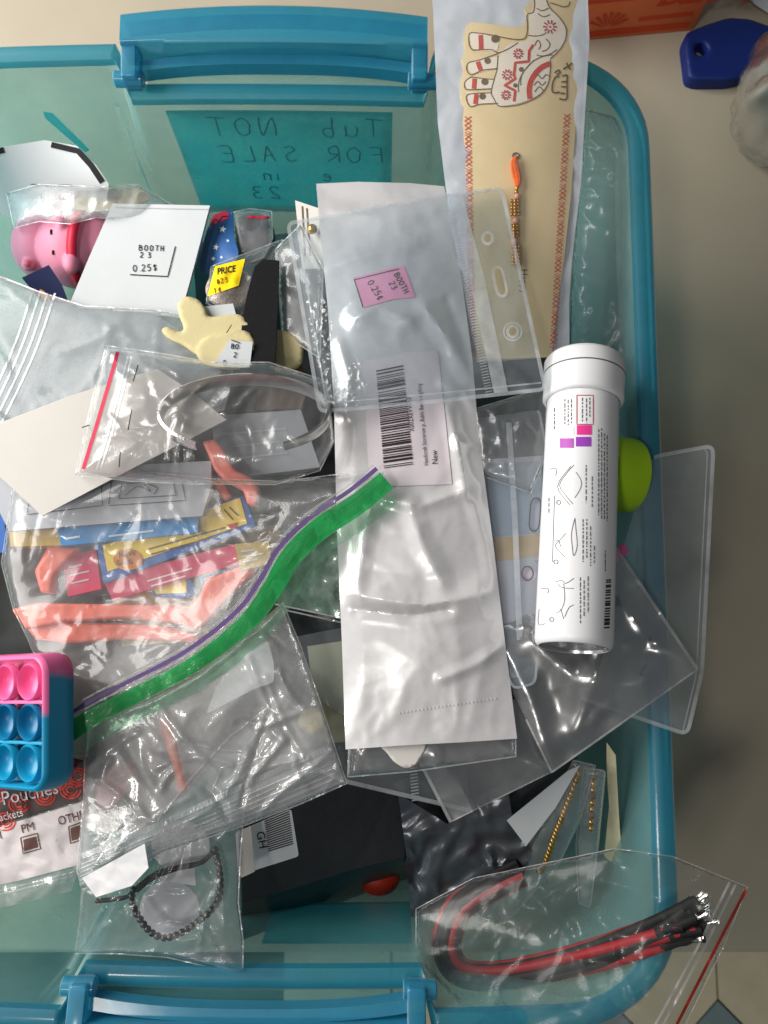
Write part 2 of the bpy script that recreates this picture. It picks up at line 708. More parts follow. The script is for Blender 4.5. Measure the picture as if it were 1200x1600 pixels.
def film(name, tint=(1, 1, 1), haze=0.06, hcol=(.8, .82, .82), gloss=0.10, rough=0.10, power=3.0, bscale=130, bump=0.25, bd=0.0012, vor=0.0, gcol=(1, 1, 1), trans=0.4, hvar=1.0):
    """thin plastic film: clear, with milky haze and mirror sheen"""
    m, t, N, L = nodes(name)
    o = N('ShaderNodeOutputMaterial')
    tr = N('ShaderNodeBsdfTransparent')
    tr.inputs[0].default_value = (*tint, 1)
    df = N('ShaderNodeBsdfDiffuse')
    df.inputs[0].default_value = (*hcol, 1)
    tl = N('ShaderNodeBsdfTranslucent')
    tl.inputs[0].default_value = (*hcol, 1)
    mh = N('ShaderNodeMixShader')
    mh.inputs[0].default_value = trans
    L(df.outputs[0], mh.inputs[1])
    L(tl.outputs[0], mh.inputs[2])
    # haze varies: scuffs and finer creases
    tc = N('ShaderNodeTexCoord')
    nt = N('ShaderNodeTexNoise')
    nt.inputs['Scale'].default_value = 45
    nt.inputs['Detail'].default_value = 6
    nt.inputs['Roughness'].default_value = .65
    L(tc.outputs['Object'], nt.inputs['Vector'])
    mr = N('ShaderNodeMapRange')
    mr.inputs['From Min'].default_value = .35
    mr.inputs['From Max'].default_value = .7
    mr.inputs['To Min'].default_value = haze * (1 - .5 * hvar)
    mr.inputs['To Max'].default_value = min(1, haze * (1 + .6 * hvar))
    L(nt.outputs['Fac'], mr.inputs['Value'])
    m1 = N('ShaderNodeMixShader')
    L(mr.outputs[0], m1.inputs[0])
    L(tr.outputs[0], m1.inputs[1])
    L(mh.outputs[0], m1.inputs[2])
    g = N('ShaderNodeBsdfGlossy')
    g.inputs['Roughness'].default_value = rough
    g.inputs[0].default_value = (*gcol, 1)
    lw = N('ShaderNodeLayerWeight')
    lw.inputs['Blend'].default_value = .5
    pw = N('ShaderNodeMath')
    pw.operation = 'POWER'
    pw.inputs[1].default_value = power
    L(lw.outputs['Facing'], pw.inputs[0])
    ma = N('ShaderNodeMath')
    ma.operation = 'MULTIPLY_ADD'
    ma.inputs[1].default_value = 1 - gloss
    ma.inputs[2].default_value = gloss
    ma.use_clamp = True
    L(pw.outputs[0], ma.inputs[0])
    m2 = N('ShaderNodeMixShader')
    L(ma.outputs[0], m2.inputs[0])
    L(m1.outputs[0], m2.inputs[1])
    g2 = N('ShaderNodeBsdfGlossy')
    g2.inputs['Roughness'].default_value = min(1, rough * 3 + .12)
    g2.inputs[0].default_value = (*gcol, 1)
    mg = N('ShaderNodeMixShader')
    mg.inputs[0].default_value = .72
    L(g.outputs[0], mg.inputs[1])
    L(g2.outputs[0], mg.inputs[2])
    L(mg.outputs[0], m2.inputs[2])
    L(m2.outputs[0], o.inputs[0])
    b = add_bump(t, N, L, bscale, bump, bd)
    if vor:
        v = add_bump(t, N, L, vor, 0.5, 0.0015, 'voronoi')
        L(v.outputs[0], b.inputs['Normal'])
    L(b.outputs[0], g.inputs['Normal'])
    L(b.outputs[0], g2.inputs['Normal'])
    return m


def plastic(name, tint, dcol, opaq, rough=0.22, gloss=0.04, bump=0.05):
    """translucent moulded plastic wall"""
    return film(name, tint, opaq, dcol, gloss, rough, 3.5, 60, bump, 0.001, hvar=.3)


M = {}
M['table'] = mat('table_laminate', S(178, 168, 148), .55, .35, .07, 14, .25, 900)
M['cream_tile'] = mat('cream_tile', S(240, 228, 194), .5, .4, .10, 25, .3, 300)
M['teal_tile'] = mat('grey_teal_tile', S(140, 164, 166), .5, .4, .10, 25, .3, 300)
M['grout'] = mat('grout', S(84, 70, 52), .9, .2, .2, 80)
M['tub'] = plastic('tub_wall', (.75, .935, .945), S(122, 206, 210)[:3], .25, .12, .03)
M['rim'] = plastic('tub_rim', (.36, .82, .90), S(36, 158, 188)[:3], .45, .12, .05)
M['handle'] = plastic('handle_blue', (.34, .82, .92), S(40, 166, 202)[:3], .56, .12, .05)
M['bluenote'] = film('blue_note', (.42, .97, 1.0), .58, S(130, 244, 255)[:3], .01, .5, 4, 60, .1, trans=.85)
M['ink'] = mat('ink', S(30, 30, 34), .7, .2, .1, 300, 0)
M['inkblue'] = mat('ink_on_blue', S(20, 112, 138), .7, .2, .1, 300, 0)
M['greyink'] = mat('grey_ink', S(96, 96, 100), .7, .2, .1, 300, 0)
M['paper'] = mat('white_paper', S(204, 208, 210), .75, .25, .03, 30, .15, 700)
M['paperwarm'] = mat('warm_paper', S(202, 198, 192), .75, .25, .03, 30, .15, 700)
M['card'] = mat('cream_card', S(226, 204, 158), .6, .3, .04, 30, .12, 700)
M['foam'] = mat('cream_foam', S(212, 199, 152), .8, .2, .04, 50, .3, 900)
M['brown'] = mat('brown_ink', S(104, 84, 58), .7, .2, .15, 200, 0)
M['red'] = mat('red_print', S(196, 62, 48), .6, .3, .1, 200, 0)
M['crimson'] = mat('crimson_print', S(176, 36, 66), .6, .3, .1, 200, 0)
M['orangeband'] = mat('orange_print', S(190, 110, 70), .6, .3, .1, 200, 0)
M['thread'] = mat('orange_thread', S(244, 110, 40), .8, .2, .15, 500, .8, 1500)
M['gold'] = mat('gold', S(212, 160, 60), .28, .5, .1, 200, .2, 900, metal=1)
M['pinkbead'] = mat('pink_bead', S(236, 160, 140), .25, .5, .05, 100, 0, coat=.4)
M['pearl'] = film('pearl_film', (.92, .93, .94), .78, (.86, .84, .85), .19, .06, 2.6, 40, .12, .002, hvar=.25, trans=.15)
M['silverback'] = mat('silver_white_film', S(204, 210, 218), .22, .7, .04, 26, .3, 70, coat=.3, bdist_=0.0012)
M['label'] = mat('label_paper', S(212, 202, 208), .6, .3, .02, 40, .1)
M['pinknote'] = mat('pink_note', S(236, 154, 190), .7, .2, .03, 40, .1)
M['white'] = mat('white_plastic', S(226, 226, 228), .32, .5, .02, 40, .04, 500)
M['metal'] = mat('steel', S(190, 190, 192), .25, .5, .1, 100, .1, 600, metal=1)
M['silver'] = mat('polished_silver', S(224, 222, 218), .20, .5, .05, 100, .3, 700, metal=1)
M['magenta'] = mat('magenta_print', S(222, 58, 140), .4, .4, .02, 50, 0)
M['purple'] = mat('purple_print', S(170, 60, 170), .4, .4, .02, 50, 0)
M['violet'] = mat('violet_print', S(150, 66, 180), .4, .4, .02, 50, 0)
M['palepink'] = mat('pale_pink_print', S(244, 220, 226), .4, .4, .02, 50, 0)
M['lime'] = mat('lime_rubber', S(164, 206, 20), .5, .4, .04, 60, .12, 700, sss=0.05)
M['pig'] = mat('pink_rubber', S(240, 150, 178), .5, .4, .04, 60, .1, 500, sss=.15)
M['pigdark'] = mat('deep_pink_rubber', S(226, 118, 140), .5, .4, .04, 60, .1, 500)
M['ribbonred'] = mat('red_ribbon', S(206, 30, 66), .5, .4, .06, 200, .2, 900)
M['navy'] = mat('navy_card', S(18, 26, 66), .7, .15, .1, 60, .1)
M['navyblue'] = mat('blue_print', S(40, 96, 170), .45, .4, .1, 60, .1)
M['orange'] = mat('orange_emblem', S(210, 130, 50), .5, .4, .1, 60)
M['black'] = mat('black_plastic', S(34, 35, 38), .42, .4, .15, 40, .35, 150, bdist_=0.0008)
M['blackmatte'] = mat('black_fabric', S(24, 24, 26), .85, .2, .15, 300, .5, 1500)
M['charcoal'] = mat('charcoal_film', S(58, 60, 64), .3, .6, .2, 60, .5, 120, bdist_=0.001)
M['antistatic'] = mat('metallised_film', S(92, 95, 100), .30, .6, .2, 50, .2, 60, metal=.6, bdist_=0.0012)
M['coral'] = mat('coral_plastic', S(244, 124, 104), .35, .5, .06, 60, .15, 300, sss=.1)
M['bluebox'] = mat('blue_carton', S(34, 130, 190), .45, .4, .06, 60, .1)
M['yellow'] = mat('yellow_carton', S(240, 206, 60), .45, .4, .06, 60, .1)
M['magbox'] = mat('magenta_carton', S(216, 30, 90), .45, .4, .06, 60, .1)
M['greyprint'] = mat('grey_print_paper', S(180, 184, 190), .6, .3, .05, 40, .1)
M['oldyellow'] = mat('kraft_yellow', S(190, 160, 80), .6, .3, .12, 80, .2)
M['tan'] = mat('tan_card', S(196, 162, 120), .7, .3, .12, 120, .3)
M['green'] = film('green_zip', (.30, .88, .55), .72, S(26, 204, 104)[:3], .06, .12, 3, 420, .35, .0012, trans=.25)
M['zippurple'] = mat('purple_zip', S(120, 92, 158), .4, .5, .06, 100, .2, 500)
M['popblue'] = mat('pop_blue', S(10, 116, 160), .38, .45, .03, 50, .05, 400)
M['poplight'] = mat('pop_light_blue', S(16, 146, 186), .38, .45, .03, 50, .05, 400)
M['poppink'] = mat('pop_pink', S(238, 110, 166), .38, .45, .03, 50, .05, 400)
M['blueclip'] = mat('blue_clip', S(10, 34, 104), .5, .4, .05, 50, .08, 400)
M['orangebox'] = mat('orange_carton', S(222, 112, 66), .6, .3, .06, 40, .15)
M['boxred'] = mat('box_red_print', S(206, 66, 30), .6, .3, .08, 60, 0)
M['wirered'] = mat('red_wire', S(142, 16, 30), .55, .25, .06, 100, .05)
M['wireblack'] = mat('black_wire', S(20, 20, 22), .6, .2, .06, 100, .05)
M['bead'] = mat('black_bead', S(26, 26, 28), .22, .6, .2, 200, .2, 600)
M['redball'] = mat('orange_red_rubber', S(206, 50, 24), .5, .4, .06, 60, .1)
M['yellownote'] = mat('yellow_note', S(246, 214, 20), .7, .2, .03, 40, .1)
M['meshsilver'] = mat('knitted_silver', S(190, 172, 160), .5, .5, .3, 700, 1.0, 1300, metal=.3, bdist_=.001)
M['redprint'] = mat('red_lace_print', S(206, 60, 50), .5, .4, .2, 300, .1)
M['darkprint'] = mat('dark_print', S(70, 58, 56), .5, .4, .2, 100, .1)
M['ivory'] = mat('ivory_card', S(216, 210, 176), .65, .3, .05, 60, .1)
# films
M['clear'] = film('clear_film', (.97, .97, .97), .07, (.84, .85, .86), .036, .06, 3.0, 110, .16, .0016)
M['crisp'] = film('crisp_film', (.97, .97, .97), .055, (.84, .85, .86), .06, .06, 2.8, 150, .2, .0016)
M['frost'] = film('frosted_film', (.93, .95, .95), .40, (.52, .56, .58), .04, .20, 3, 90, .15, .0014)
M['milky'] = film('milky_film', (.95, .96, .96), .15, (.82, .83, .84), .07, .09, 3, 110, .2, .0016)
M['vinyl'] = film('clear_vinyl', (.94, .97, .985), .07, (.80, .86, .92), .06, .08, 2.8, 40, .15, .002)
M['vinyledge'] = film('vinyl_weld', (.92, .95, .97), .36, (.82, .86, .90), .16, .12, 2.4, 200, .3, .001)
M['greysleeve'] = film('grey_sleeve_film', (.80, .80, .80), .10, (.66, .66, .67), .26, .05, 2.0, 24, .15, .003)
M['seam'] = film('film_seam', (.95, .95, .95), .22, (.88, .88, .88), .16, .14, 2.4, 300, .4, .001)
M['zipclear'] = film('zip_track', (.93, .94, .95), .40, (.84, .86, .88), .16, .15, 2.4, 500, .4, .001)
M['cloudy'] = film('cloudy_film', (.96, .96, .96), .30, (.88, .89, .90), .09, .09, 3, 100, .2, .0016)
M['greentint'] = film('green_tint_film', (.72, .93, .80), .14, (.5, .8, .6), .05, .1, 3, 110, .2, .0016)
M['shade_film'] = film('shaded_film', (.95, .96, .95), .025, (.7, .72, .7), .016, .07, 3.2, 100, .12, .0016)


def glass(name):
    m, t, N, L = nodes(name)
    o = N('ShaderNodeOutputMaterial')
    g = N('ShaderNodeBsdfPrincipled')
    g.inputs['Base Color'].default_value = (.97, 1, .99, 1)
    g.inputs['Transmission Weight'].default_value = 1
    g.inputs['Roughness'].default_value = .03
    g.inputs['IOR'].default_value = 1.48
    b = add_bump(t, N, L, 40, .2, .002)
    L(b.outputs[0], g.inputs['Normal'])
    L(g.outputs[0], o.inputs[0])
    return m


M['glass'] = film('clear_glass', (.95, .97, .965), .012, (.8, .86, .84), .05, .015, 1.7, 60, .5, .004)

# ================================================================== THE SETTING
TZ = -0.130                                           # table height under the rim plane
ey = P(1200, 1490, TZ * 1000).y
tb = mesh('table', [], [], M['table'])
bm = bmesh.new()
r = bmesh.ops.create_cube(bm, size=1)
for v in bm.verts:
    v.co = Vector((v.co.x * 1.7 + 0.1, ey + (v.co.y + .5) * 1.1, TZ - 0.03 * (0.5 - v.co.z)))
bmesh.ops.bevel(bm, geom=list(bm.edges), offset=.002, segments=2, affect='EDGES')
bm.to_mesh(tb.data)
bm.free()
tb.data.shade_smooth()
tb.data.set_sharp_from_angle(angle=math.radians(30))
tb['kind'] = 'structure'

FZ = -0.87
fl = mesh('floor', [(-1.4, -2.0, FZ - .004), (1.8, -2.0, FZ - .004), (1.8, 1.5, FZ - .004), (-1.4, 1.5, FZ - .004)], [(0, 1, 2, 3)], M['grout'])
fl['kind'] = 'structure'
dc = P(1122, 1563, FZ * 1000)
pit, hd, gp = 0.150, 0.043, 0.0013
dc = Vector((dc.x, dc.y - hd, FZ))


def prism_mesh(name, poly, h, m):
    n = len(poly)
    V = [(x, y, 0) for x, y in poly] + [(x, y, -h) for x, y in poly]
    me = bpy.data.meshes.new(name)
    me.from_pydata(V, [], [tuple(range(n)), tuple(reversed(range(n, 2 * n)))] + [(i, n + i, n + (i + 1) % n, (i + 1) % n) for i in range(n)])
    me.materials.append(m)
    return me


di = prism_mesh('diamond_tile', [(hd - gp, 0), (0, hd - gp), (-hd + gp, 0), (0, -hd + gp)], .004, M['teal_tile'])
k, q = pit - hd - gp * .6, pit / 2
oc = [(hd + gp, gp), (pit - hd - gp, gp), (pit - gp, hd + gp), (pit - gp, pit - hd - gp), (pit - hd - gp, pit - gp), (hd + gp, pit - gp), (gp, pit - hd - gp), (gp, hd + gp)]
om = prism_mesh('octagon_tile', oc, .004, M['cream_tile'])
for i in range(-4, 5):
    for j in range(-6, 4):
        for nm, me in (('diamond_tile', di), ('octagon_tile', om)):
            o = bpy.data.objects.new(nm, me)
            COL.objects.link(o)
            o.location = dc + Vector((i * pit, j * pit, random.uniform(-.0006, 0)))
            o.parent = fl

# ================================================================== THE TUB
TC, TR = Vector((-0.0487, 0.0055, 0)), math.radians(-0.5)
HX, HY, RC = 0.1605, 0.196, 0.042                    # half sizes of the rim's outer edge, corner radius
RX, RXW = 0.0645, 0.005                               # handle recess: half width, blend


def TL(x, y, z):
    c, s = math.cos(TR), math.sin(TR)
    return Vector((TC.x + x * c - y * s, TC.y + x * s + y * c, z))


def ring(inset, z, recess=0.0, drop=0.0, wide=0.0):
    """one loop round the tub; pushed in and dropped in the handle zones at both ends"""
    hx, hy, rc = HX - inset, HY - inset, max(RC - inset, .012)
    pts = []
    for cxs, cys, a0 in ((1, 1, 0), (-1, 1, 90), (-1, -1, 180), (1, -1, 270)):
        for k in range(13):
            a = math.radians(a0 + 90 * k / 12)
            pts.append((cxs * (hx - rc) + rc * math.cos(a), cys * (hy - rc) + rc * math.sin(a)))
        if cys == 1 and cxs == 1 or cys == -1 and cxs == -1:
            n = 150
            for k in range(1, n):
                x = (hx - rc) * (1 - 2 * k / n) * cxs
                pts.append((x, cys * hy))
        else:
            n = 24
            for k in range(1, n):
                pts.append((cxs * hx, cys * (hy - rc) * (1 - 2 * k / n)))
    out = []
    for x, y in pts:
        f = 0.0
        if abs(y) > HY - RC:
            f = min(1, max(0, (RX + wide + RXW - abs(x)) / RXW))
            f = f * f * (3 - 2 * f)
        bow = 0.004 * max(0, 1 - (x / .14) ** 2) if abs(y) > HY - RC else 0
        yy = y + math.copysign(bow, y) - math.copysign(recess * f, y)
        out.append(TL(x, yy, z - drop * f))
    return out


def loft(name, loops, m, parent, close_last=True, closed=False):
    n = len(loops[0])
    V = [v for lp in loops for v in lp]
    F = []
    K = len(loops)
    for i in range(K if closed else K - 1):
        a, b = i * n, ((i + 1) % K) * n
        F += [(a + k, a + (k + 1) % n, b + (k + 1) % n, b + k) for k in range(n)]
    if close_last:
        F.append(tuple((K - 1) * n + k for k in range(n)))
    o = mesh(name, V, F, m, parent, True, 50)
    bm = bmesh.new()
    bm.from_mesh(o.data)
    bmesh.ops.recalc_face_normals(bm, faces=bm.faces)
    bmesh.ops.triangulate(bm, faces=[f for f in bm.faces if len(f.verts) > 4])
    bm.to_mesh(o.data)
    bm.free()
    return o


tub = thing('storage_tub', 'translucent teal plastic storage tub filled with small bagged items', 'storage tub')
RD = 0.012
inner = [ring(.0085, -.0035, RD, .010), ring(.0100, -.030, RD, 0, .003), ring(.0125, -.060, RD, 0, .010), ring(.0185, -.116, RD * .8, 0, .014), ring(.030, -.1262, RD * .6, 0, .012)]
outer = [ring(.0283, -.1285, RD * .6, 0, .012), ring(.0165, -.117, RD * .8, 0, .014), ring(.0107, -.060, RD, 0, .010), ring(.0082, -.030, RD, 0, .003), ring(.0068, -.0036, RD, .010)]
loft('tub_wall', inner, M['tub'], tub)
ow = loft('tub_shell', list(reversed(outer)), M['tub'], tub)
loft('tub_rim', [ring(.0068, -.004, RD, .010), ring(.0012, -.0075, RD, .010), ring(0, -.0065, RD, .010), ring(0, -.0015, RD, .010), ring(.0015, 0, RD, .010), ring(.0058, .0001, RD, .010), ring(.0078, -.0009, RD, .010), ring(.0085, -.004, RD, .010)], M['rim'], tub, False, True)


def handle(sy):
    """a bail that swings out over the end wall, on two pegs"""
    H = []
    n = 40
    hw = .0655
    prof = [(-.02, -.009), (.0, .0040), (.08, .0052), (.86, .0056), (.95, .0046), (1.0, .002), (1.0, -.007), (.93, -.009), (.90, .0005), (.13, .0020), (.08, -.009)]
    V, F = [], []
    for i in range(n + 1):
        u = -1 + 2 * i / n
        x = u * hw
        yi = HY - .0015 + .0015 * (1 - u * u)
        wd = .0143 + .0035 * (1 - u * u)
        for d, z in prof:
            V.append(TL(x, sy * (yi + d * wd), z))
    k = len(prof)
    for i in range(n):
        a, b = i * k, (i + 1) * k
        F += [(a + j, a + (j + 1) % k, b + (j + 1) % k, b + j) for j in range(k)]
    F += [tuple(range(k)), tuple(n * k + j for j in reversed(range(k)))]
    h = loft_fix(mesh('handle', V, F, M['handle'], tub, True, 45))
    for sx in (-1, 1):
        c = [TL(sx * (hw - .0065), sy * (HY - .014), .0008), TL(sx * (hw + .0003), sy * (HY - .014), .0008), TL(sx * (hw + .0003), sy * (HY + .0020), .0036), TL(sx * (hw - .0065), sy * (HY + .0020), .0036)]
        box('handle_arm', c, .0105, M['handle'], h, .0012)
        a = TL(sx * (hw - .008), sy * (HY - .0115), -.0045)
        b = TL(sx * (hw + .0045), sy * (HY - .0115), -.0045)
        lathe('peg', [(0, 0), (.0031, 0), (.0035, .0004), (.0035, .0120), (.0030, .0125), (0, .0125)], a, b - a, M['handle'], h, 20)
    # inner grip lip
    V, F = [], []
    for i in range(n + 1):
        u = -1 + 2 * i / n
        x = u * (hw - .006)
        yo = HY - .0085 + .0040 * (1 - abs(u) ** 2.6)
        for d, z in ((0, -.0105), (.0, -.0035), (.0045, -.0030), (.0045, -.0105)):
            V.append(TL(x, sy * (yo + d), z))
    for i in range(n):
        a, b = i * 4, i * 4 + 4
        F += [(a + j, a + (j + 1) % 4, b + (j + 1) % 4, b + j) for j in range(4)]
    F += [(0, 1, 2, 3), (n * 4 + 3, n * 4 + 2, n * 4 + 1, n * 4)]
    loft_fix(mesh('grip_lip', V, F, M['handle'], h, True, 45))


def loft_fix(o):
    bm = bmesh.new()
    bm.from_mesh(o.data)
    bmesh.ops.recalc_face_normals(bm, faces=bm.faces)
    bm.to_mesh(o.data)
    bm.free()
    return o


handle(1)
handle(-1)
for sy in (1, -1):           # the ledge the handle rests on
    V, F = [], []
    for i in range(41):
        x = -.0585 + .117 * i / 40
        bow = .004 * max(0, 1 - (x / .14) ** 2)
        for d, z in ((-.0128, -.0125), (-.0128, -.0138), (.0035 + .006 * (1 - (x / .0585) ** 2), -.0150), (.0035 + .006 * (1 - (x / .0585) ** 2), -.0136)):
            V.append(TL(x, sy * (HY - .0005 + bow * .5 + d), z))
    for i in range(40):
        F += [(i * 4 + j, i * 4 + (j + 1) % 4, i * 4 + 4 + (j + 1) % 4, i * 4 + 4 + j) for j in range(4)]
    F += [(0, 1, 2, 3), (163, 162, 161, 160)]
    loft_fix(mesh('handle_ledge', V, F, M['tub'], tub, True, 40))


def wall_y(z, sy):
    """outer face of the recessed end wall at height z (m), plus a hair"""
    zs = [(-.004, .0068), (-.030, .0082), (-.060, .0107), (-.117, .0165)]
    for (z0, i0), (z1, i1) in zip(zs, zs[1:]):
        if z >= z1:
            t = (z - z0) / (z1 - z0)
            return sy * (HY + .004 - RD - (i0 + (i1 - i0) * t) + .0006)
    return sy * (HY - RD - .0165)


def wall_note(name, x0, x1, z0, z1, sy, m, lines=None, inkm=None, e=0):
    V, F = [], []
    nx, nz = 14, 10
    for i in range(nz + 1):
        z = z0 + (z1 - z0) * i / nz
        for j in range(nx + 1):
            x = x0 + (x1 - x0) * j / nx
            bow = .004 * (max(0, 1 - (x / .14) ** 2) - 1)
            V.append(TL(x, wall_y(z, sy) + sy * (bow + e), z))
    for i in range(nz):
        for j in range(nx):
            a = i * (nx + 1) + j
            F.append((a, a + 1, a + nx + 2, a + nx + 1))
    o = mesh(name, V, F, m, tub)
    mo = o.modifiers.new('thickness', 'SOLIDIFY')
    mo.thickness = .0003
    mo.offset = sy
    return o


nb = wall_note('label_sheet', -.052, .051, -.098, -.020, 1, M['bluenote'])
# the handwriting soaks through the note: seen from inside the tub it reads mirrored
V, F = [], []
for txt, x, z, sz in (('Tub', .046, -.037, .0125), ('NOT', -.004, -.037, .0125), ('FOR', .046, -.056, .0115), ('SALE', .004, -.056, .0115), ('e', .020, -.071, .010), ('in', -.006, -.071, .010), ('23', -.008, -.086, .010)):
    for st in hand(txt, 0, 0, 0, 1.0, .92, wob=.06):
        pts = dens([(a * sz, -b * sz) for a, b in st], .001)
        for i in range(len(pts) - 1):
            (ax, az), (bx, bz) = pts[i], pts[i + 1]
            dx, dz = bx - ax, bz - az
            l = math.hypot(dx, dz) or 1
            ox, oz = -dz / l * .0004, dx / l * .0004
            b = len(V)
            for ux, uz in ((ax + ox, az + oz), (bx + ox, bz + oz), (bx - ox, bz - oz), (ax - ox, az - oz)):
                X, Zz = x - ux, z + uz
                V.append(TL(X, wall_y(Zz, 1) - .00045 + .004 * (max(0, 1 - (X / .14) ** 2) - 1), Zz))
            F.append((b, b + 1, b + 2, b + 3))
mesh('handwriting', V, F, M['inkblue'], nb, False)
wall_note('label_sheet', .000, .062, -.072, -.034, -1, M['bluenote'])
# a strip of blue tape on the outside of the back wall
tp = [TL(-.1125, HY - .0095, -.031), TL(-.1085, HY - .0097, -.032), TL(-.1005, HY - .0118, -.058), TL(-.1035, HY - .0118, -.060), TL(-.1135, HY - .0095, -.036)]
mesh('tape_strip', tp + [v + Vector((0, .0004, 0)) for v in tp], [(0, 1, 2, 3, 4), (9, 8, 7, 6, 5)] + [(i, 5 + i, 5 + (i + 1) % 5, (i + 1) % 5) for i in range(5)], M['bluenote'], tub, False)


# ================================================================== ON THE TABLE
def on(px, py, z=TZ * 1000):
    return P(px, py, z)


# carton lying behind the tub
a, b = on(905, 64), on(1082, 48)
ux = (b - a).normalized()
uy = Vector((-ux.y, ux.x, 0))
a, b = a - ux * .02, b
bt = thing('baking_carton', 'orange and red printed baking carton lying on the table behind the tub', 'carton')
hgt = .046
dp = .085
box('carton_body', [v + Vector((0, 0, hgt)) for v in (a, b, b + uy * dp, a + uy * dp)], hgt, M['orangebox'], bt, .0008)


def face(u, v):           # u along the carton (m from its end), v up (m), a hair in front of the side
    return a + ux * u + Vector((0, 0, v)) - uy * .0003


L_ = (b - a).length
V, F = [], []
tv, tf = font_geo('Baking', .3, .02)
for x, y in tv:
    V.append(face(.058 + x * .023, .024 + y * .022))
F = list(tf)
mesh('lettering', V, F, M['boxred'], bt, False)
V, F = [], []


def quad(u0, v0, u1, v1, sk=0):
    b_ = len(V)
    V.extend([face(u0, v0), face(u1, v0 + sk), face(u1, v1 + sk), face(u0, v1)])
    F.append((b_, b_ + 1, b_ + 2, b_ + 3))


quad(.02, .003, .085, .0075, .0005)
quad(.052, .0125, .084, .0155, .001)
quad(.012, .030, .045, .0345)
quad(.02, .039, .088, .043)
for k_ in range(7):           # scallop shell fan
    aa = math.radians(30 + 20 * k_)
    c0 = (.034, .009)
    b_ = len(V)
    for rr, da in ((.003, -4), (.013, -5), (.013, 5), (.003, 4)):
        V.append(face(c0[0] + rr * math.cos(aa + math.radians(da)), c0[1] + rr * math.sin(aa + math.radians(da))))
    F.append((b_, b_ + 1, b_ + 2, b_ + 3))
mesh('stripe_print', V, F, M['boxred'], bt, False)

# blue clip
Z4 = lambda pts: [(900 + x / 4, y / 4) for x, y in pts]
cl = rnd(Z4([(672, 262), (690, 205), (830, 150), (950, 112), (1080, 118), (1250, 180), (1330, 260), (1300, 400), (1130, 470), (960, 508), (760, 510), (700, 490)]), 8)
tag(bevelled('bag_clip', cl, zfield(TZ * 1000 + 9), 8.5, M['blueclip'], None, 5, 1.6, [circle(900 + 782 / 4, 312 / 4, 9.5)]), 'dark blue flat plastic clip with a round hole, on the table', 'clip')

# glass jar
jc = on(1208, 205)
prof = [(0, .002), (.020, .002), (.027, .004), (.030, .010), (.0305, .020), (.034, .030), (.037, .042), (.036, .052), (.031, .062), (.029, .068), (.031, .074), (.033, .082), (.033, .090), (.0345, .092), (.0345, .096), (.0325, .097), (.031, .095), (.0305, .082), (.027, .069), (.0285, .062), (.0335, .052), (.0345, .042), (.032, .031), (.0285, .021), (.027, .012), (.022, .008), (0, .0075)]
tag(lathe('glass_jar', prof, jc, (0, 0, 1), M['glass'], None, 64, 80, lambda an, d: .035 * math.sin(an * 13 + d * 60)), 'clear ridged glass jar on the table beside the blue clip', 'jar')

# pale paper at the table's back
tag(sheet('paper_napkin', [(1135, -40), (1180, 6), (1225, 34), (1290, 20), (1290, -60)], plus(zfield(TZ * 1000 + 6), crumple(4, 40, 3)), M['paper'], None, 8, .6), 'crumpled white paper napkin behind the blue clip', 'napkin')

# ================================================================== LOW IN THE TUB
bx = thing('black_mailer', 'black flat mailer box with a white barcode label, deep in the tub', 'mailer box')
tz = -40
zb = zfield([(380, 1230, -26), (620, 1180, -30), (625, 1345, -40), (380, 1410, -40)])
tp = [(372, 1180), (560, 1120), (640, 1170), (632, 1340), (560, 1356), (378, 1412)]
n_ = len(tp)
Vt = [P(x, y, zb(x, y)) for x, y in tp]
Vb = [P(x, y, z) for x, y, z in ((372, 1180, -110), (560, 1120, -110), (640, 1190, -110), (640, 1372, -90), (575, 1394, -84), (376, 1470, -84))]
mesh('mailer_body', Vt + Vb, [tuple(reversed(range(n_)))] + [(i, (i + 1) % n_, n_ + (i + 1) % n_, n_ + i) for i in range(n_)] + [tuple(range(n_, 2 * n_))], M['black'], bx, False)
sb = surf(zb)
lb = patches('barcode_label', [rnd([(368, 1300), (455, 1264), (467, 1338), (372, 1368)], 5)], sb, M['paper'], bx, 0.4)
bars, y0 = [], 0
random.seed(3)
for i in range(15):
    t = i / 14
    bars.append([(413 + 6 * t, 1286 + 46 * t - 2), (452 + 6 * t, 1270 + 50 * t - 2)])
strokes('barcode', bars, 1.7, sb, M['ink'], lb, .6)
put_text('lettering', [('GH', 400, 1300, 78, 19)], sb, M['ink'], lb, .6)

tag(ball('red_ball', P(592, 1372, -74), .0085, M['redball'], None, 3, (1.15, .9, .85)), 'small orange red rubber ball beside the black mailer box', 'ball')

# dark fillers, added to carry the heap and darken its gaps
def pouch(name, poly, z, m, label, cat, th=14, cr=(4, 70, 2), group=None, step=10):
    o = sheet(name, rnd(poly, 12), plus(zfield(z), crumple(*cr)), m, None, step, th)
    return tag(o, label, cat, group)


